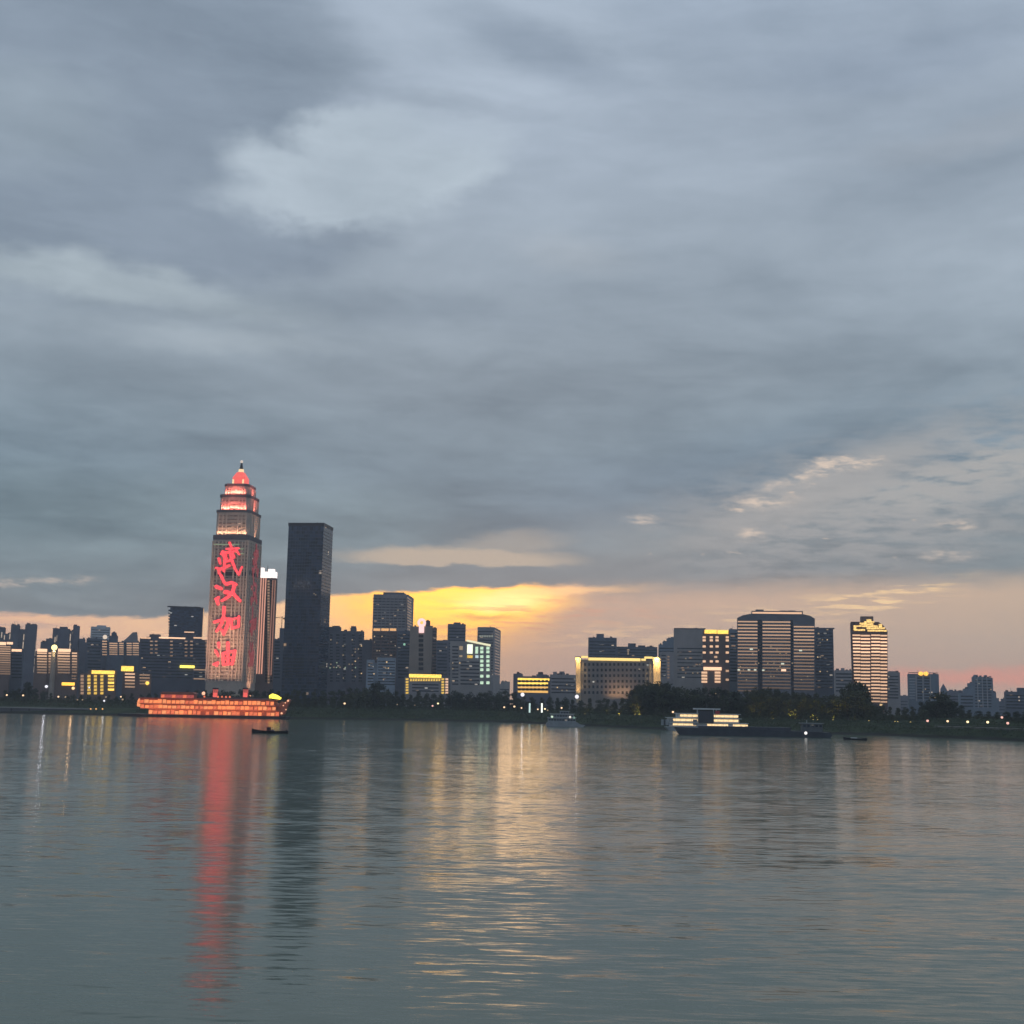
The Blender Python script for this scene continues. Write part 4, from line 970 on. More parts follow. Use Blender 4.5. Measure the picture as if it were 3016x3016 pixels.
def crown_mesh(seed, h, r, n, col=0.0):
    """leaf sprays scattered through several lobes; unit tree is h high, crown radius r"""
    rnd = random.Random(seed); mb = MB(); lobes = []
    for k in range(9):
        a = rnd.random() * 6.283; q = rnd.uniform(0.15, 0.75) * r; zz = rnd.uniform(0.34, 0.86) * h
        taper = 1.0 - 0.55 * max(0, (zz / h - 0.5)) * 2 * (0.6 + col)
        lobes.append((q * math.cos(a) * taper, q * math.sin(a) * taper, zz, rnd.uniform(0.34, 0.52) * r * (0.6 + 0.4 * taper)))
    lobes.append((0, 0, h * 0.80, r * 0.42)); lobes.append((0, 0, h * 0.45, r * 0.6)); lobes.append((0, 0, h * 0.25, r * 0.6)); lobes.append((r * 0.3, 0, h * 0.14, r * 0.5)); lobes.append((-r * 0.3, r * 0.2, h * 0.16, r * 0.5))
    for i in range(n):
        lx, ly, lz, lr = lobes[i % len(lobes)]
        while True:
            p = Vector((rnd.uniform(-1, 1), rnd.uniform(-1, 1), rnd.uniform(-1, 1)))
            if 0.25 < p.length < 1: break
        p = p.normalized() * (p.length ** 0.5) * rnd.uniform(0.75, 1.12)
        c = Vector((lx, ly, lz)) + Vector((p.x * lr, p.y * lr, p.z * lr * 0.9))
        nn = (p + Vector((rnd.uniform(-.8, .8), rnd.uniform(-.8, .8), rnd.uniform(-.4, .9)))).normalized()
        u = nn.orthogonal().normalized(); w = nn.cross(u); a = rnd.random() * 6.28
        u, w = u * math.cos(a) + w * math.sin(a), w * math.cos(a) - u * math.sin(a)
        s1, s2 = rnd.uniform(0.35, 0.85), rnd.uniform(0.2, 0.45)
        mb.add([c - u * s1, c - w * s2, c + u * s1, c + w * s2], [(0, 1, 2, 3)])
    return mb.mesh('crown', LEAF)
def trunk_mesh(seed, h, r):
    rnd = random.Random(seed); mb = MB(); mb.cyl(0, 0, -1.0, h * 0.5, 0.42, 0.24, 8)
    for k in range(6):
        a = rnd.random() * 6.28; z0 = rnd.uniform(0.18, 0.48) * h
        mb.tube((0, 0, z0), (r * 0.6 * math.cos(a), r * 0.6 * math.sin(a), z0 + h * rnd.uniform(0.15, 0.35)), 0.13, 5)
    mb.tube((0, 0, h * 0.48), (0.3, 0.2, h * 0.8), 0.16, 5)
    return mb.mesh('trunk', BARK)
PROTO = []
for i, (h, r, n, c) in enumerate(((16, 5.6, 900, 0), (16, 5.0, 850, 0.1), (16, 6.2, 950, 0), (16, 4.0, 750, 0.4), (16, 5.4, 850, 0.0), (16, 3.0, 650, 0.5))):
    PROTO.append((crown_mesh(100 + i, h, r, n, c), trunk_mesh(200 + i, h, r)))
TOPS = [(-60, 2040), (0, 2036), (50, 2022), (80, 2010), (110, 2022), (160, 2040), (230, 2046), (300, 2046), (450, 2036), (560, 2030), (700, 2028), (850, 2028), (1000, 2025), (1080, 2016), (1110, 2006), (1140, 2018), (1200, 2035), (1270, 2034), (1330, 2034), (1400, 2030), (1480, 2026), (1550, 2044), (1620, 2048), (1690, 2050), (1760, 2052), (1830, 2056), (1868, 2022), (1910, 2004), (1960, 2006), (2010, 2016), (2100, 2022), (2200, 2023), (2250, 2014), (2300, 2022), (2380, 2034), (2450, 2042), (2485, 2020), (2515, 1996), (2545, 2012), (2575, 2068), (2650, 2080), (2730, 2062), (2772, 2032), (2806, 2052), (2850, 2084), (2960, 2088), (3080, 2086)]
def top_at(px):
    for a, b_ in zip(TOPS, TOPS[1:]):
        if a[0] <= px <= b_[0]: return a[1] + (b_[1] - a[1]) * (px - a[0]) / (b_[0] - a[0])
    return TOPS[-1][1]
rnd = random.Random(21)
def tree(px, off, ptop, v, label, group=None, minh=5.0, wide=1.0):
    base = on_z(px, 2100 + px * 0.0275)
    X = base.x
    for _ in range(3):
        Y = shore_y(X) + off; X = at(px, ptop, Y).x
    z0 = ground_z(off); h = max(minh, at(px, ptop, Y).z - z0)
    t = thing('tree', label, 'tree', (X, Y, z0), rnd.random() * 6.28, group)
    sc = h / 16.0; sxy = min(max(sc, 0.55), 1.35) * rnd.uniform(0.9, 1.12) * wide
    cr, tr = PROTO[v]
    for nm, me in (('crown', cr), ('trunk', tr)):
        o = inst(nm, me, t); o.scale = (sxy, sxy, sc)
    return t
LB = 'dark leafy tree in the long belt along the far riverbank'
n_tree = 0
px = -50.0
while px < 3075:                                              # rear row carries the outline
    p_ = top_at(px) + rnd.uniform(-3, 7)
    tree(px, rnd.uniform(118, 175), p_, rnd.choice((0, 1, 2, 3, 4)), LB, 'trees of the riverbank belt'); px += rnd.uniform(18, 29)
px = -45.0
while px < 3075:                                              # front row fills the foot
    p_ = min(top_at(px) + rnd.uniform(14, 30), 2086 + px * 0.014)
    p_ = max(p_, top_at(px) + 5)
    tree(px, rnd.uniform(96, 114), p_, rnd.choice((0, 1, 2, 4)), LB, 'trees of the riverbank belt', 5.0, 1.45); px += rnd.uniform(19, 29)
for (px, pt, v, lab, wd) in ((84, 2004, 1, 'tall dark tree standing above the belt near the left edge', 1.1), (1110, 2002, 4, 'tree poking above the belt in front of the pale blue low block', 1.0),
                             (1340, 2029, 2, 'broad round tree hiding the foot of the yellow gate-shaped building', 1.2), (2772, 2028, 0, 'big lone dark tree right of the block with orange roof discs', 1.1)):
    tree(px, 116, pt, v, lab, None, 6, wd)
for i, (px, pt) in enumerate(((1880, 2012), (1905, 1999), (1935, 2001), (1965, 2003))): tree(px, 122 + i * 5, pt, (0, 2, 4, 1)[i], 'tall dark tree of the clump covering the right corner of the floodlit hall', 'tall clump by the hall', 6, 1.15)
for i, (px, pt) in enumerate(((2500, 2004), (2520, 1994), (2540, 2004))): tree(px, 120 + i * 5, pt, (1, 0, 3)[i], 'tall dark tree of the clump at the foot of the striped tower', 'tall clump by the striped tower', 6, 1.1)

# shrubs and reeds on the slope, nobody could count them
mb = MB(); rnd = random.Random(33)
for i in range(44000):
    X = rnd.uniform(-560, 470); off = rnd.choice((rnd.uniform(6, 28), rnd.uniform(24, 34), rnd.uniform(64, 96), rnd.uniform(64, 110), rnd.uniform(84, 112)))
    if X < -330 and off < 40: continue
    hgt = (0.7 + 0.9 * math.sin(X * 0.11 + off) ** 2) * (4.2 if off > 88 else 2.0 if off > 60 else 1.0)
    c = Vector((X, shore_y(X) + off, ground_z(off) + rnd.random() ** 0.8 * hgt))
    nn = Vector((rnd.uniform(-1, 1), rnd.uniform(-1, 0.2), rnd.uniform(-0.3, 1))).normalized(); u = nn.orthogonal().normalized(); w = nn.cross(u)
    s1, s2 = rnd.uniform(0.35, 0.9), rnd.uniform(0.2, 0.5)
    mb.add([c - u * s1, c - w * s2, c + u * s1, c + w * s2], [(0, 1, 2, 3)])
o = mb.build('bank_shrubs', LEAF); kind(o, 'stuff'); o['label'] = 'low dark shrubs and reeds covering the riverbank slope'

# quay wall at the left
p0, p1 = on_z(-200, 2096), on_z(272, 2105)
def quay():
    t = thing('quay_wall', 'long low concrete quay wall with a pale coping at the left waterline', 'wall', ((p0.x + p1.x) / 2, (p0.y + p1.y) / 2, 0), math.atan2(p1.y - p0.y, p1.x - p0.x))
    L = (p1 - p0).length / 2
    MB().box(-L, L, -1.5, 6, -1.4, 4.6).build('wall', wall((0.12, 0.12, 0.13), 'quay_concrete'), t)
    MB().box(-L, L, -1.8, 6.2, 4.6, 5.5).build('coping', wall((0.34, 0.33, 0.31), 'coping_concrete'), t)
    t['kind'] = 'thing'
    for k in range(9): MB().box(-L + 8 + k * (2 * L - 16) / 8 - 0.4, -L + 8 + k * (2 * L - 16) / 8 + 0.4, -2.1, -1.5, 0.2, 4.4).build('fender', DARKMETAL, t)
quay()

def promenade_wall():
    """low pale wall and railing of the lower walk, following the bank"""
    xs = [at(px, 2130, 900).x for px in range(2680, 3100, 20)]
    pts = [(x, shore_y(x) + 46) for x in xs]; z = ground_z(46); ox, oy = pts[0]
    t = thing('promenade_wall', 'low pale wall with a railing along the lower walk at the right edge', 'wall', (ox, oy, z))
    t['kind'] = 'thing'
    w_, c_, r_ = MB(), MB(), MB()
    for (x0, y0), (x1, y1) in zip(pts, pts[1:]):
        a, b_ = (x0 - ox, y0 - oy), (x1 - ox, y1 - oy)
        q = lambda dy0, dy1, z0, z1: ([(a[0], a[1] + dy0, z0), (b_[0], b_[1] + dy0, z0), (b_[0], b_[1] + dy1, z0), (a[0], a[1] + dy1, z0), (a[0], a[1] + dy0, z1), (b_[0], b_[1] + dy0, z1), (b_[0], b_[1] + dy1, z1), (a[0], a[1] + dy1, z1)], [(3, 2, 1, 0), (4, 5, 6, 7), (0, 1, 5, 4), (2, 3, 7, 6)])
        w_.add(*q(0, 0.5, -1.0, 1.0)); c_.add(*q(-0.1, 0.6, 1.0, 1.25)); r_.tube((a[0], a[1] + 0.25, 2.2), (b_[0], b_[1] + 0.25, 2.2), 0.06); r_.tube((a[0], a[1] + 0.25, 1.2), (a[0], a[1] + 0.25, 2.2), 0.05)
    w_.build('wall', wall((0.14, 0.14, 0.13), 'walk_wall'), t); c_.build('coping', wall((0.36, 0.35, 0.33), 'walk_coping'), t); r_.build('railing', METAL, t)
promenade_wall()

# ------------------------------------------------------------------ lamps along the promenade
LW = em('street_lamp_glow', (1.0, 0.66, 0.38), 1.7); LY = em('street_lamp_yellow', (1.0, 0.78, 0.42), 1.9); LDIM = em('street_lamp_dim', (1.0, 0.70, 0.40), 0.35)
LWHITE = em('white_flood', (0.95, 0.93, 1.0), 1.15); LPINK = em('pink_lamp', (1.0, 0.52, 0.42), 1.3); LORANGE = em('sodium_lamp', (1.0, 0.48, 0.12), 1.5)
HOT = em('hot_lamp', (1.0, 0.62, 0.28), 1.4)
def find_spot(px, py, lo=34, hi=90, ideal=5.5):
    best = None
    off = hi
    while off >= lo:
        X = at(px, py, 1000).x
        for _ in range(3):
            Y = shore_y(X) + off; X = at(px, py, Y).x
        z = at(px, py, Y).z; hgt = z - ground_z(off)
        k = abs(hgt - ideal)
        if best is None or k < best[0]: best = (k, X, Y, ground_z(off), hgt)
        off -= 3
    return best[1:]
def street_lamp(px, py, mat, r, label, group=None, name='street_lamp', cat='lamp', lo=34, hi=90):
    r *= 0.8
    X, Y, zg, h = find_spot(px, py, lo, hi)
    h = max(h, 1.2)
    t = thing(name, label, cat, (X, Y, zg), 0, group)
    p = MB().cyl(0, 0, -0.5, h - r * 0.9, 0.11, 0.08, 8).cyl(0, 0, -0.4, 0.5, 0.22, 0.16, 8).build('pole', DARKMETAL, t)
    MB().ball(0, 0, h, r, 10, 8, 0.9).build('lamp_head', mat, t)
    MB().cyl(0, 0, h + r * 0.8, h + r * 1.15, r * 0.6, r * 0.2, 8).build('lamp_cap', DARKMETAL, t)
    return t
GL = 'globe lamps along the promenade'
LAMPS = [(20, 2047, LW, 1.1, 'leftmost warm globe lamp, alone near the left edge'), (68, 2048, LW, 1.15, 'warm globe lamp below the tall dark tree at left'), (172, 2052, LW, 1.1, 'left globe of the close pair below the orange-roofed hall'), (193, 2053, LDIM, 1.2, 'dimmer right globe of the close pair below the orange-roofed hall'),
 (228, 2061, LDIM, 0.9, 'left one of two very faint globes right of the close pair'), (243, 2061, LDIM, 0.9, 'right one of two very faint globes right of the close pair'), (312, 2053, LDIM, 1.1, 'dim warm lamp right above a small white lamp'), (356, 2052, LW, 0.9, 'upper one of two lamps just left of the restaurant ship'), (361, 2060, LDIM, 1.2, 'lower dim one of two lamps just left of the restaurant ship'),
 (1015, 2072, LW, 1.2, 'single bright globe lamp on the dark bank right of the restaurant ship'), (1170, 2075, LDIM, 0.7, 'faint lamp left of the gate-shaped building'), (1222, 2077, LDIM, 0.6, 'faintest lamp, below the gate-shaped building'),
 (1274, 2079, LPINK, 1.1, 'pinkish lower lamp of the pair below the gate-shaped building'), (1290, 2072, LY, 1.1, 'upper yellowish lamp of the pair below the gate-shaped building'), (1485, 2083, LW, 1.1, 'left globe of three below the white floodlight'), (1515, 2081, LW, 1.2, 'middle globe of three below the white floodlight'), (1536, 2085, LW, 0.95, 'right globe of three below the white floodlight'),
 (1584, 2089, LW, 0.9, 'warm lamp left of the white light column by the grey ferry'), (1605, 2088, LY, 1.0, 'yellowish lamp right of the white light column by the grey ferry'), (1613, 2092, LDIM, 0.9, 'dim yellowish lamp just above the grey ferry bow'), (1654, 2085, LW, 1.0, 'warm lamp above the middle of the grey ferry'), (1982, 2097, LW, 1.0, 'warm lamp over the stern of the lit ferry'),
 (2732, 2123, LPINK, 1.0, 'pinkish globe, first of the spaced row near the right edge'), (2791, 2124, LW, 0.9, 'warm globe, second of the spaced row near the right edge'), (2850, 2126, LY, 0.95, 'yellow globe, third of the spaced row near the right edge'), (2909, 2127, LY, 0.95, 'yellow globe, fourth of the spaced row near the right edge'), (2968, 2130, LPINK, 0.95, 'pink globe, last and lowest of the row at the right edge')]
for a in LAMPS: street_lamp(*a, group=GL)
street_lamp(2951, 2113, LPINK, 0.9, 'pink lamp higher up the bank above the last globe at right')
street_lamp(2108, 2043, LDIM, 0.6, 'upper faint lamp among the trees above the lit ferry', hi=118); street_lamp(2116, 2054, LDIM, 0.6, 'lower faint lamp among the trees above the lit ferry', hi=118)
for i, px in enumerate((267, 283, 302)): street_lamp(px, 2088, LORANGE, 0.8, ('left', 'middle', 'right')[i] + ' one of three small orange lamps on the low bank near the quay', 'small orange bank lamps', lo=2, hi=40)
def flood(px, py, mat, r, label, col, power):
    r *= 0.75
    X, Y, zg, h = find_spot(px, py, 60, 94, 12)
    t = thing('floodlight_mast', label, 'lamp', (X, Y, zg))
    MB().cyl(0, 0, -0.5, h - r, 0.2, 0.14, 8).build('pole', METAL, t)
    MB().box(-r * 1.3, r * 1.3, -r * 0.15, r * 0.8, h - r * 1.05, h + r * 1.05).build('housing', DARKMETAL, t)
    MB().ball(0, -r * 0.2, h, r, 12, 8).build('lamp_head', mat, t)
    l = bpy.data.lights.new('flood', 'POINT'); l.energy = power; l.color = col; l.shadow_soft_size = 0.8
    o = bpy.data.objects.new('flood', l); COL.objects.link(o); o.parent = t; o.location = (0, -r * 2.0, h)
flood(137, 2022, LWHITE, 1.9, 'dazzling white floodlight on a mast left of the orange-roofed hall', (0.9, 0.9, 1), 900)
flood(216, 2027, HOT, 2.0, 'hot orange street floodlight beside the orange roof edge', (1, 0.6, 0.3), 900)
flood(263, 2025, LWHITE, 1.1, 'small white floodlight under the yellow guesthouse', (1, 0.95, 0.9), 200)
flood(307, 2064, LWHITE, 1.2, 'small white floodlight low on the bank right of the guesthouse', (1, 0.95, 0.9), 200)
flood(1539, 2046, LWHITE, 2.5, 'largest white floodlight, at the left foot of the four-floor orange office', (0.95, 0.95, 1), 500)
flood(1699, 2052, LWHITE, 2.3, 'white floodlight at the left foot of the columned hall', (0.95, 0.93, 1), 350)
for px, mt, lab in ((1560, em('cyan_tube', (0.75, 1.0, 0.95), 0.9), 'slim pale cyan light column right of the largest white floodlight'), (1596, em('white_tube', (0.95, 1.0, 0.9), 1.4), 'slim white light column above the bow of the grey ferry')):
    X, Y, zg, h = find_spot(px, 2085, 50, 90, 6)
    t = thing('light_column', lab, 'lamp', (X, Y, zg)); hh = 27 * Y / F
    MB().cyl(0, 0, -0.4, max(0.4, h - hh / 2), 0.5, 0.4, 10).build('base', DARKMETAL, t); MB().cyl(0, 0, max(0.4, h - hh / 2), h + hh / 2, 0.75, 0.75, 10).build('light_tube', mt, t)
UPL = [1723, 1789, 1824, 1870, 1885, 2232, 2277, 2330, 2342, 2395, 2408, 2453, 2516, 2559, 2636, 2644, 2682]
UPY = [2094, 2095, 2098, 2097, 2088, 2110, 2107, 2105, 2104, 2112, 2113, 2116, 2116, 2116, 2127, 2120, 2126]
upm = em('uplight_lens', (1, 0.72, 0.22), 3.0)
for i, (px, py) in enumerate(zip(UPL, UPY)):
    X, Y, zg, h = find_spot(px, py, 80, 93, 3.0)
    t = thing('tree_uplight', 'small yellow spotlight washing a tree foot along the promenade', 'lamp', (X, Y, zg), 0, 'tree spotlights of the promenade')
    MB().cyl(0, 0, -0.3, 0.6, 0.3, 0.35, 8).build('housing', DARKMETAL, t); MB().cyl(0, 0, 0.6, 0.72, 0.3, 0.3, 8).build('lens', upm, t)
    l = bpy.data.lights.new('uplight', 'SPOT'); l.energy = 6000; l.color = (1, 0.66, 0.13); l.spot_size = R(110); l.spot_blend = 0.6; l.shadow_soft_size = 0.3
    o = bpy.data.objects.new('uplight', l); COL.objects.link(o); o.parent = t; o.location = (0, 0, 0.9); o.rotation_euler = Vector((0, 0.45, 0.9)).to_track_quat('-Z', 'Y').to_euler()
    s_ = tree(px + rnd.uniform(-3, 3), 97, py - rnd.uniform(9, 15), rnd.choice((1, 3, 5)), 'small tree lit yellow from below by a spotlight on the promenade', 'spotlit young trees', 4.0, 0.8)

# ------------------------------------------------------------------ boats
HULL = pbr('black_hull', (0.02, 0.02, 0.026), 0.45, 0, 0.3, 0.3); HULLB = pbr('steel_blue_hull', (0.035, 0.045, 0.06), 0.5, 0, 0.3, 0.2)
SHIPW = pbr('ship_white', (0.62, 0.64, 0.64), 0.5, 0, 0.12, 0.3); SHIPG = pbr('ship_grey', (0.28, 0.31, 0.33), 0.6, 0, 0.2, 0.3)
ORG = [em('orange_lit_deck_%d' % i, c, s, 0.25) for i, (c, s) in enumerate((((1, 0.27, 0.085), 1.25), ((1, 0.33, 0.12), 1.05), ((1, 0.20, 0.075), 0.85)))]
b = Bld('restaurant_ship', 'moored three-deck restaurant ship glowing orange at the foot of the red tower', 'ship', 345, 846, None, on_z(600, 2114).y, 0, D=20, G=0.0, ref=2100)
rx = [b.f(*p) for p in ((346, 2101), (400, 2102), (440, 2104), (836, 2110), (846, 2110), (838, 2121), (352, 2113))]
MB().slab([(x, max(z, -0.8)) for x, z in reversed(rx)], 0, b.D).build('hull', HULL, b.t)
SHRED = pbr('ship_red_paint', (0.42, 0.14, 0.09), 0.6, 0, 0.2, 0.3)
zl = [b.z(y, 600) for y in (2106, 2089, 2074.5, 2058.5)]
ends = [(436, 822), (410, 812), (408, 806)]
for k in range(3):
    x0 = b.f(ends[k][0], 2090)[0]; x1 = b.f(ends[k][1], 2090)[0]
    MB().box(x0, x1, 2.2, b.D - 2, zl[k] - 0.3, zl[k + 1]).build('deck_house', SHRED, b.t)
    MB().box(x0 - 1, x1 + 1.5, 0.3, b.D - 0.3, zl[k + 1] - 0.35, zl[k + 1] + 0.25).build('deck', SHRED, b.t)
    H = zl[k + 1] - zl[k] - 0.9; n = 30; pw = (x1 - x0) / n; rnd = random.Random(50 + k)
    for i in range(n):
        if k == 0 and rnd.random() < 0.12: continue
        w_ = pw * rnd.choice((0.72, 0.8, 0.94, 0.97)); hh = H * rnd.choice((0.8, 0.9, 1.0)) * (0.9 if k else 0.85)
        key = (k, round(w_, 2), round(hh, 2)); 
        m_ = ORG[rnd.choice((0, 0, 0, 1, 2) if k else (0, 1, 2, 2))]
        MB().box(-w_ / 2, w_ / 2, -0.25, 0.1, -hh / 2, hh / 2).build('lit_window', m_, b.t).location = (x0 + pw * (i + 0.5), 2.2, zl[k] + 0.25 + hh / 2)
    pm = MB().cyl(0, 0, 0, zl[k + 1] - zl[k] - 0.3, 0.16, n=6).mesh('deck_post', SHRED)
    for i in range(15): inst('deck_post', pm, b.t, (x0 + (x1 - x0) * (i + 0.5) / 15, 0.7, zl[k]))
    rl = MB().box(x0, x1, 0.5, 0.6, zl[k] + 0.9, zl[k] + 1.02).build('railing', SHRED, b.t)
for px in (474, 494): pass
x0, x1 = b.f(470, 2050)[0], b.f(568, 2050)[0]; zu = b.z(2043, 520)
MB().box(x0, x1, 4, b.D - 5, zl[3], zu).build('upper_house', SHRED, b.t)
for i in range(9): MB().box(-1.5, 1.5, -0.2, 0.1, -1.3, 1.3).build('lit_window', CORAL_DIM if i % 3 else ORG[2], b.t).location = (x0 + (x1 - x0) * (i + 0.5) / 9, 4, (zl[3] + zu) / 2 - 0.2)
po = [(x0 - 1.2, zu), (x1 + 1.2, zu), (x1 - 1.5, zu + 1.5), (x0 + 1.5, zu + 1.5)]
MB().slab(po, 3, b.D - 4).build('roof', SHRED, b.t)
x0, x1 = b.f(588, 2054)[0], b.f(790, 2054)[0]
MB().box(x0, x1, 5, b.D - 4, zl[3], zl[3] + 1.7).build('awning', wall((0.16, 0.13, 0.14), 'awning_cloth'), b.t)
for px in (600, 640, 652, 664, 675): x, z = b.f(px, 2052); MB().ball(x, 2.5, zl[3] + 2.0, 0.9).build('lantern', ORG[2], b.t)
x, z = b.f(597, 2042); MB().ball(x, 3, z, 1.5).build('globe_lamp', em('ship_globe', (1, 0.5, 0.3), 1.4), b.t)
MB().cyl(x, 3, zl[3], z - 1.2, 0.12, n=6).build('lamp_post', DARKMETAL, b.t)
# upswept prow and stern carvings
po = [b.f(*p) for p in ((400, 2080), (412, 2082), (418, 2062), (424, 2058), (406, 2057), (402, 2064))]
MB().slab(po, 3, 14).build('stern_carving', ORG[1], b.t)
po = [b.f(*p) for p in ((806, 2092), (818, 2108), (834, 2104), (844, 2078), (852, 2062), (846, 2059), (834, 2070), (826, 2066), (818, 2074), (806, 2068))]
MB().slab(po, 5, 12).build('prow_carving', SHRED, b.t)
po = [b.f(*p) for p in ((791, 2056), (822, 2060), (824, 2055), (812, 2047), (800, 2043), (791, 2048))]
MB().slab(po, 3, 8).build('lit_crest', em('yellow_crest', (1.0, 0.80, 0.06), 2.4, 0.3), b.t)
for px, py in ((846, 2064), (827, 2101), (838, 2070), (832, 2078), (840, 2090)): x, z = b.f(px, py); MB().ball(x, 4, z, 0.9 if py in (2064, 2101) else 0.55).build('prow_lamp', em('prow_lamp_glow', (1, 0.5, 0.28), 1.2), b.t)
lamp(b.t, (0, -5, 6), (0, 2, 8), (120, 1.0), 4500, (1, 0.36, 0.15), spread=170)  # added light bar off the ship's side, brightens the red decks
for px, lab in ((634, 'left red-lit banner pylon on the bank behind the restaurant ship'), (723, 'right red-lit banner pylon on the bank behind the restaurant ship')):
    X = at(px, 2050, 1150).x; Y = shore_y(X) + 40; X = at(px, 2050, Y).x; zg = ground_z(40)
    t = thing('banner_pylon', lab, 'pylon', (X, Y, zg)); zt = at(px, 2026, Y).z - zg; zb = at(px, 2050, Y).z - zg
    MB().cyl(-1.2, 0, -0.5, zt, 0.25, n=8).build('post', DARKMETAL, t); MB().cyl(1.2, 0, -0.5, zt, 0.25, n=8).build('post', DARKMETAL, t)
    MB().box(-2.2, 2.2, -0.4, 0.4, zb - 1, zt - 1.2).build('banner', CORAL_DIM, t); MB().box(-2.6, 2.6, -0.7, 0.7, zt - 1.2, zt).build('cap', DARKMETAL, t)
    MB().box(-1.9, 1.6, -0.55, -0.38, zb - 1, zb + 3.0).build('lit_panel', CORAL, t)

b = Bld('ferry', 'small grey white ferry moored against the bank below the floodlit hall', 'ship', 1608, 1724, None, on_z(1665, 2140).y, 0, D=9, G=0.0, ref=2130)
po = [(x, max(z, -0.5)) for x, z in [b.f(*p) for p in ((1608, 2136), (1612, 2144), (1716, 2146), (1724, 2136), (1708, 2134), (1700, 2127), (1612, 2127))]]
MB().slab(po, 0, b.D).build('hull', SHIPG, b.t)
for (a, c, y0, y1, dd) in ((1614, 1696, 2127, 2114, 1.0), (1622, 1690, 2114, 2103, 1.6), (1650, 1676, 2103, 2095, 2.4)):
    x0, z0 = b.f(a, y0); x1, _ = b.f(c, y0); z1 = b.f((a + c) / 2, y1)[1]; z0 = b.f((a + c) / 2, y0)[1]
    MB().box(x0, x1, dd, b.D - dd, z0, z1).build('deck_house', SHIPG, b.t); MB().box(x0 - 0.6, x1 + 0.8, dd - 0.7, b.D - dd + 0.7, z1, z1 + 0.2).build('deck', SHIPW, b.t)
    for k in range(int((c - a) / 8)): MB().box(-0.8, 0.8, -0.1, 0.1, -0.6, 0.6).build('window', GLASS, b.t).location = (x0 + (k + 0.6) * (x1 - x0) / (int((c - a) / 8) + 0.2), dd, (z0 + z1) / 2)
for px, py, m_ in ((1626, 2111, em('mint_deck_lamp', (0.8, 1, 0.75), 0.9)), (1679, 2112, em('cream_deck_lamp', (1, 0.9, 0.75), 1.1)), (1691, 2114, em('mint_deck_lamp_dim', (0.6, 1, 0.8), 0.3))): x, z = b.f(px, py); MB().ball(x, 0.2, z, 0.85).build('deck_lamp', m_, b.t)
x, z = b.f(1664, 2086); MB().cyl(x, 4, b.f(1664, 2096)[1], z, 0.12, n=6).build('mast', METAL, b.t)

b = Bld('ferry', 'white river ferry with three lit decks behind the long dark barge', 'ship', 1950, 2216, None, on_z(2080, 2153).y, 0, D=14, G=0.0, ref=2140)
po = [(x, max(z, -0.6)) for x, z in [b.f(*p) for p in ((1962, 2140), (1972, 2153), (2205, 2157), (2218, 2142), (2040, 2139))]]
MB().slab(po, 0, b.D).build('hull', SHIPG, b.t)
CREAM = em('cream_lit_deck', (1.0, 0.68, 0.34), 1.35, 0.2)
for (a, c, y1, y0, segs) in ((1972, 2206, 2130, 2141, ((1976, 2052), (2084, 2146), (2160, 2204))), (1966, 2186, 2116, 2128, ((1984, 2056), (2104, 2176))), (1992, 2182, 2103, 2115, ((2004, 2056), (2104, 2176)))):
    x0, z0 = b.f(a, y0 + 1); x1 = b.f(c, y0)[0]; xm = (a + c) / 2; z0 = b.f(xm, y0 + 1)[1]; z1 = b.f(xm, y1)[1]
    MB().box(x0 + 1, x1 - 2, 2, b.D - 2, z0, z1).build('deck_house', SHIPW, b.t); MB().box(x0, x1, 0.6, b.D - 0.6, z1 - 0.1, z1 + 0.3).build('deck', SHIPW, b.t)
    for (p, q) in segs:
        n = max(2, int((q - p) / 16)); sw = (q - p) / n
        for k in range(n):
            b.fb('lit_window', p + k * sw + 0.4, y1 + 2.6 + 0.0185 * (p + k * sw - 2080), p + (k + 1) * sw - 0.4, y0 - 3.2 + 0.0185 * (p + k * sw - 2080), CREAM, -1.75, 0.3)
    pm = MB().cyl(0, 0, z0, z1, 0.09, n=6).mesh('deck_post', SHIPW)
    for k in range(14): inst('deck_post', pm, b.t, (x0 + (x1 - x0) * (k + 0.5) / 14, 0.9, 0))
x0, z1 = b.f(2058, 2094); x1, z0 = b.f(2102, 2130)
MB().box(x0, x1, 0.3, b.D - 3, z0, z1).build('stair_block', pbr('ferry_dark_panel', (0.05, 0.055, 0.07), 0.6), b.t)
x0, z1 = b.f(2048, 2087); x1 = b.f(2122, 2087)[0]; MB().box(x0, x1, 0.2, b.D - 2, z1 - 0.6, z1 + 0.4).build('canopy', SHIPW, b.t)
for px in (2054, 2102, 2110): x, z = b.f(px, 2090); MB().box(x - 0.25, x + 0.25, 0.5, 1.0, b.f(px, 2104)[1], z).build('canopy_post', SHIPW, b.t)
b.fb('life_ring_box', 2107, 2094, 2120, 2103, pbr('red_panel', (0.5, 0.05, 0.06), 0.5), -0.2, 0.5)
x, z = b.f(2085, 2072); MB().cyl(x, 6, z - 6, z, 0.14, n=6).build('mast', METAL, b.t)
for px in (1954, 1962, 1976, 2048): x, z = b.f(px, 2125); MB().box(x - 1.5, x + 1.5, 1.0, 1.1, z - 2.6, z + 1.4).build('railing', SHIPG, b.t)

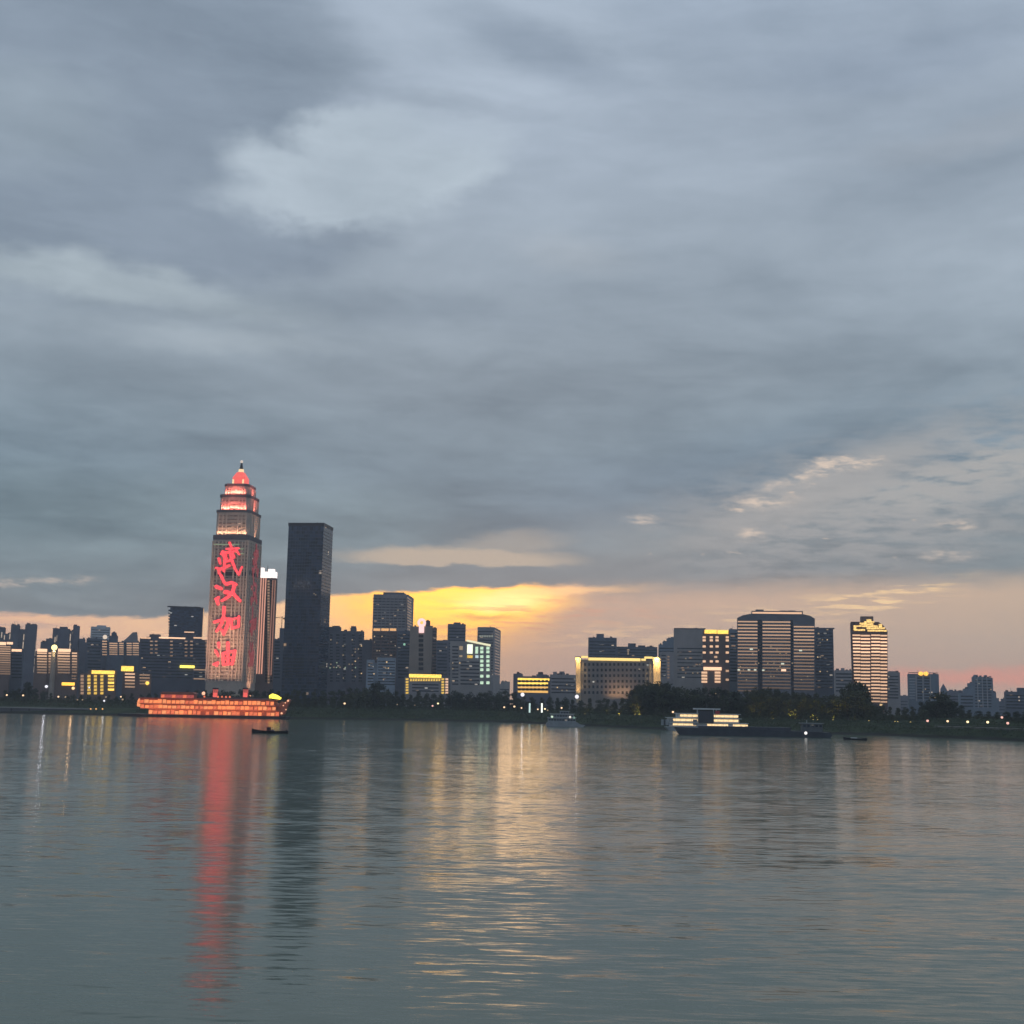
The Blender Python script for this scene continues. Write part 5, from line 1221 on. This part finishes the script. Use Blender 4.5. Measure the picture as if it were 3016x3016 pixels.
b = Bld('cargo_barge', 'long low dark cargo barge with a small wheelhouse lying in front of the lit ferry', 'barge', 1988, 2452, None, on_z(2200, 2169).y, R(-4), D=13, G=0.0, ref=2160)
po = [(x, max(z, -0.6)) for x, z in [b.f(*p) for p in ((1987, 2141), (2004, 2166), (2300, 2178), (2442, 2183), (2452, 2166), (2444, 2158), (2330, 2153), (2200, 2147), (2040, 2143))]]
MB().slab(po, 0, b.D).build('hull', HULLB, b.t)
x0, z0 = b.f(2060, 2145); x1 = b.f(2330, 2145)[0]; zc = b.f(2200, 2141)[1]
MB().box(x0, x1, 1.2, b.D - 1.2, 1.5, zc).build('hatch_coaming', pbr('hatch_steel', (0.05, 0.055, 0.075), 0.6, 0, 0.2, 0.3), b.t)
x0, z1 = b.f(2366, 2131); x1, z0 = b.f(2426, 2158)
w = MB().box(x0, x1, 3, 10, z0 - 0.5, z1).build('wheelhouse', pbr('weathered_grey', (0.10, 0.115, 0.125), 0.7, 0, 0.25, 0.4), b.t)
for k in range(5): MB().box(-0.7, 0.7, -0.1, 0.1, -0.6, 0.6).build('window', GLASS, w).location = (x0 + (k + 0.5) * (x1 - x0) / 5, 3, z1 - 1.3)
MB().box(x0 - 1.2, x1 + 0.8, 2.2, 10.8, z1, z1 + 0.3).build('roof', SHIPG, w)
x, z = b.f(2381, 2121); MB().cyl(x, 6, z1, z, 0.12, n=6).build('mast', SHIPW, b.t)
x, z = b.f(2373, 2159); MB().ball(x, -0.4, z, 0.85).build('deck_lamp', em('barge_lamp', (1, 0.95, 0.9), 1.4), b.t)

def loft_hull(L, B_, H, name, mat, parent, bow=0.9, stern=0.25):
    mb = MB(); n = 14; m_ = 7
    for i in range(n + 1):
        t = i / n; x = (t - 0.5) * L; k = math.sin(math.pi * min(1, max(0.02, t * 0.62 + 0.36))) ** 0.6 if t > 0.5 else (0.72 + 0.28 * (t / 0.5) ** 0.7)
        if t > 0.95: k *= 0.5
        sheer = H + bow * max(0, (t - 0.55) / 0.45) ** 2 + stern * max(0, (0.3 - t) / 0.3) ** 2
        keel = -0.35 + (0.5 * max(0, (t - 0.8) / 0.2) ** 2)
        for j in range(m_):
            a = -1 + 2 * j / (m_ - 1); y = math.copysign(abs(a) ** 0.7, a) * B_ / 2 * k; z = keel + (sheer - keel) * abs(a) ** 2.2
            mb.v.append((x, y, z))
    for i in range(n):
        for j in range(m_ - 1): mb.f.append((i * m_ + j, (i + 1) * m_ + j, (i + 1) * m_ + j + 1, i * m_ + j + 1))
    mb.f += [tuple(range(m_)), tuple(reversed(range(n * m_, n * m_ + m_)))]
    for i in range(n): pass
    o = mb.build(name, mat, parent)
    dk = MB()
    for i in range(n + 1):
        a, c = mb.v[i * m_], mb.v[i * m_ + m_ - 1]; dk.v += [(a[0], a[1] * 0.96, H * 0.62), (c[0], c[1] * 0.96, H * 0.62)]
    for i in range(n): dk.f.append((2 * i, 2 * i + 2, 2 * i + 3, 2 * i + 1))
    dk.build('deck', pbr('wet_planks', (0.07, 0.06, 0.05), 0.7), parent)
    return o
def skin_mesh(verts, edges, rad, name, mat, sub=1):
    me = bpy.data.meshes.new(name); me.from_pydata(verts, edges, []); me.update()
    ob = bpy.data.objects.new(name, me); COL.objects.link(ob)
    md = ob.modifiers.new('skin', 'SKIN'); 
    if not me.skin_vertices: bpy.context.view_layer.update()
    sv = me.skin_vertices[0].data if me.skin_vertices else me.attributes
    for i, r in enumerate(rad): sv[i].radius = (r, r); 
    sv[0].use_root = True
    s2 = ob.modifiers.new('sub', 'SUBSURF'); s2.levels = sub; s2.render_levels = sub
    dg = bpy.context.evaluated_depsgraph_get(); out = bpy.data.meshes.new_from_object(ob.evaluated_get(dg))
    bpy.data.objects.remove(ob); out.name = name; out.materials.clear(); out.materials.append(mat)
    for p in out.polygons: p.use_smooth = True
    return out
SKIN = pbr('skin', (0.42, 0.26, 0.19), 0.6)
def person(label, loc, rz, top, legs, sit=False, arm=0.2):
    t = thing('person', label, 'person', loc, rz)
    hip = 0.5 if sit else 0.93
    kx, kz, fx_ = (0.42, 0.48, 0.45) if sit else (0.03, 0.5, 0.0)
    V = [(0, 0, hip), (0, 0, hip + 0.25), (0, 0, hip + 0.48), (0, 0, hip + 0.57), (0.02, 0, hip + 0.68), (0.02, 0, hip + 0.80)]; E = [(0, 1), (1, 2), (2, 3), (3, 4), (4, 5)]; Rr = [0.15, 0.15, 0.16, 0.065, 0.095, 0.08]
    def add(p, v, r): V.append(v); E.append((p, len(V) - 1)); Rr.append(r); return len(V) - 1
    J = {}
    for s in (-1, 1):
        a = add(2, (0, s * 0.19, hip + 0.47), 0.07); e_ = add(a, (0.05, s * 0.25, hip + 0.20), 0.05); h = add(e_, (0.22 + arm * 0.3, s * 0.21, hip + 0.10 + arm * 0.3), 0.035); add(h, (0.29 + arm * 0.3, s * 0.20, hip + 0.09 + arm * 0.35), 0.04)
        l = add(0, (0.0, s * 0.10, hip - 0.06), 0.10); k = add(l, (kx, s * 0.11, kz), 0.07); f_ = add(k, (fx_, s * 0.11, 0.09), 0.05); add(f_, (fx_ + 0.16, s * 0.12, 0.05), 0.045)
    body = inst('body', skin_mesh(V, E, Rr, 'body', SKIN), t)
    sel = [i for i, v in enumerate(V)]
    jv = [V[0], V[1], V[2]]; je = [(0, 1), (1, 2)]; jr = [0.165, 0.165, 0.172]
    for s, o_ in ((-1, 6), (1, 14)):
        for q in (0, 1, 2): jv.append(V[o_ + q]); jr.append((0.085, 0.066, 0.048)[q]); je.append((2 if q == 0 else len(jv) - 2, len(jv) - 1))
    inst('jacket', skin_mesh(jv, je, jr, 'jacket', top), t)
    tv = [V[0]]; te = []; tr_ = [0.17]
    for s, o_ in ((-1, 10), (1, 18)):
        for q in (0, 1, 2): tv.append(V[o_ + q]); tr_.append((0.115, 0.085, 0.07)[q]); te.append((0 if q == 0 else len(tv) - 2, len(tv) - 1))
    inst('trousers', skin_mesh(tv, te, tr_, 'trousers', legs), t)
    MB().ball(0.0, 0, hip + 0.775, 0.112, 12, 8, 0.95).build('hair', pbr('black_hair', (0.015, 0.013, 0.012), 0.6), t)
    for s in (-1, 1):
        MB().ball(0.118, s * 0.035, hip + 0.735, 0.013, 6, 4).build('eye', pbr('eye', (0.02, 0.02, 0.02), 0.3), t)
    MB().ball(0.125, 0, hip + 0.70, 0.018, 6, 4, 1.4).build('nose', SKIN, t)
    return t
def small_boat(label, pl, pr_, wl, B_, H, bow_left):
    Y = on_z((pl + pr_) / 2, wl).y; a, c = at(pl, wl, Y), at(pr_, wl, Y); L = c.x - a.x
    t = thing('motor_boat', label, 'boat', ((a.x + c.x) / 2, Y, 0), math.pi if bow_left else 0.0)
    loft_hull(L, B_, H, 'hull', HULL, t)
    for k in (-0.2, 0.05, 0.28): MB().box(k * L - 0.25, k * L + 0.25, -B_ * 0.4, B_ * 0.4, H * 0.72, H * 0.82).build('thwart', pbr('wet_planks', (0.07, 0.06, 0.05), 0.7), t)
    g = MB().box(-L * 0.47, -L * 0.43, -0.3, 0.3, H * 0.6, H + 0.7).build('outboard', DARKMETAL, t)
    return t, L, Y, (a.x + c.x) / 2
t1, L1, Y1, X1 = small_boat('dark motor boat with a small red wheelhouse passing the prow of the restaurant ship', 741, 849, 2160, 2.9, 1.15, True)
xl_ = -(at(792, 2150, Y1).x - X1)
w = MB().box(xl_ - 0.95, xl_ + 0.95, -0.75, 0.75, 0.6, 2.75).build('wheelhouse', pbr('dark_red_cabin', (0.13, 0.035, 0.035), 0.7, 0, 0.2, 1.0), t1)
MB().box(xl_ - 1.15, xl_ + 1.15, -0.95, 0.95, 2.75, 2.9).build('roof', pbr('dark_red_cabin', (0.13, 0.035, 0.035), 0.7), w)
MB().box(xl_ - 0.6, xl_ + 0.6, -0.8, -0.74, 1.8, 2.4).build('window', GLASS, w); MB().box(xl_ - 0.6, xl_ + 0.6, 0.74, 0.8, 1.8, 2.4).build('window', GLASS, w)
MB().box(-2.2, -0.4, -0.8, 0.8, 0.7, 1.6).build('engine_box', pbr('blue_grey_box', (0.09, 0.10, 0.16), 0.6), t1)
x = at(803, 2150, Y1).x
person('person in a pale shirt standing beside the dark red wheelhouse of the motor boat', (x, Y1 - 0.5, 1.05), R(250), pbr('pale_cloth', (0.55, 0.53, 0.52), 0.9), pbr('blue_trousers', (0.06, 0.07, 0.13), 0.9))
t2, L2, Y2, X2 = small_boat('empty-looking low dark boat lying right of the cargo barge', 2484, 2553, 2180, 2.3, 0.95, True)
MB().box(-1.0, 2.2, -0.8, 0.8, 0.6, 1.35).build('cabin', SHIPW, t2)
MB().box(-3.4, -1.2, -0.8, 0.8, 0.6, 1.0).build('engine_cover', SHIPG, t2)

# crane working behind the black skyscraper
b = Bld('tower_crane', 'thin tower crane standing in the gap left of the black skyscraper', 'crane', 826, 834, None, 1900, D=1.5, ref=1850)
x, z1 = b.f(831, 1815); z0 = b.f(831, 1885)[1]; h0, z2 = b.f(804, 1819); h1 = b.f(838, 1819)[0]
MB().box(x - 0.5, x + 0.5, 0, 1, -4, z1).build('mast', DARKMETAL, b.t); MB().box(h0, h1, 0.3, 0.8, z2 - 0.35, z2 + 0.35).build('jib', DARKMETAL, b.t)
MB().tube((x, 0.5, z1), (h0 + 3, 0.5, z2 + 0.3), 0.12).build('stay', DARKMETAL, b.t); MB().box(h1 - 2, h1, 0, 1.2, z2 - 2, z2).build('counterweight', DARKMETAL, b.t); MB().tube((h0 + 4, .5, z2), (h0 + 4, .5, z2 - 14), 0.1).build('hoist_rope', DARKMETAL, b.t)

# ------------------------------------------------------------------ haze over the river and the city
def build_haze():
    mb = MB(); mb.box(-5200, 5200, -1300, 5000, -2.6, 300)
    m = bpy.data.materials.new('haze_air'); m.use_nodes = True; nt = m.node_tree; nt.nodes.clear()
    v = nt.nodes.new('ShaderNodeVolumePrincipled'); v.inputs['Color'].default_value = (0.88, 0.94, 1.0, 1); v.inputs['Density'].default_value = HAZE; v.inputs['Anisotropy'].default_value = 0.2
    o_ = nt.nodes.new('ShaderNodeOutputMaterial'); nt.links.new(v.outputs[0], o_.inputs['Volume'])
    o = mb.build('haze', m); kind(o, 'stuff'); o['label'] = 'thin evening haze over the river and the city'; o.display_type = 'WIRE'
HAZE = 0.000115
if HAZE: build_haze()
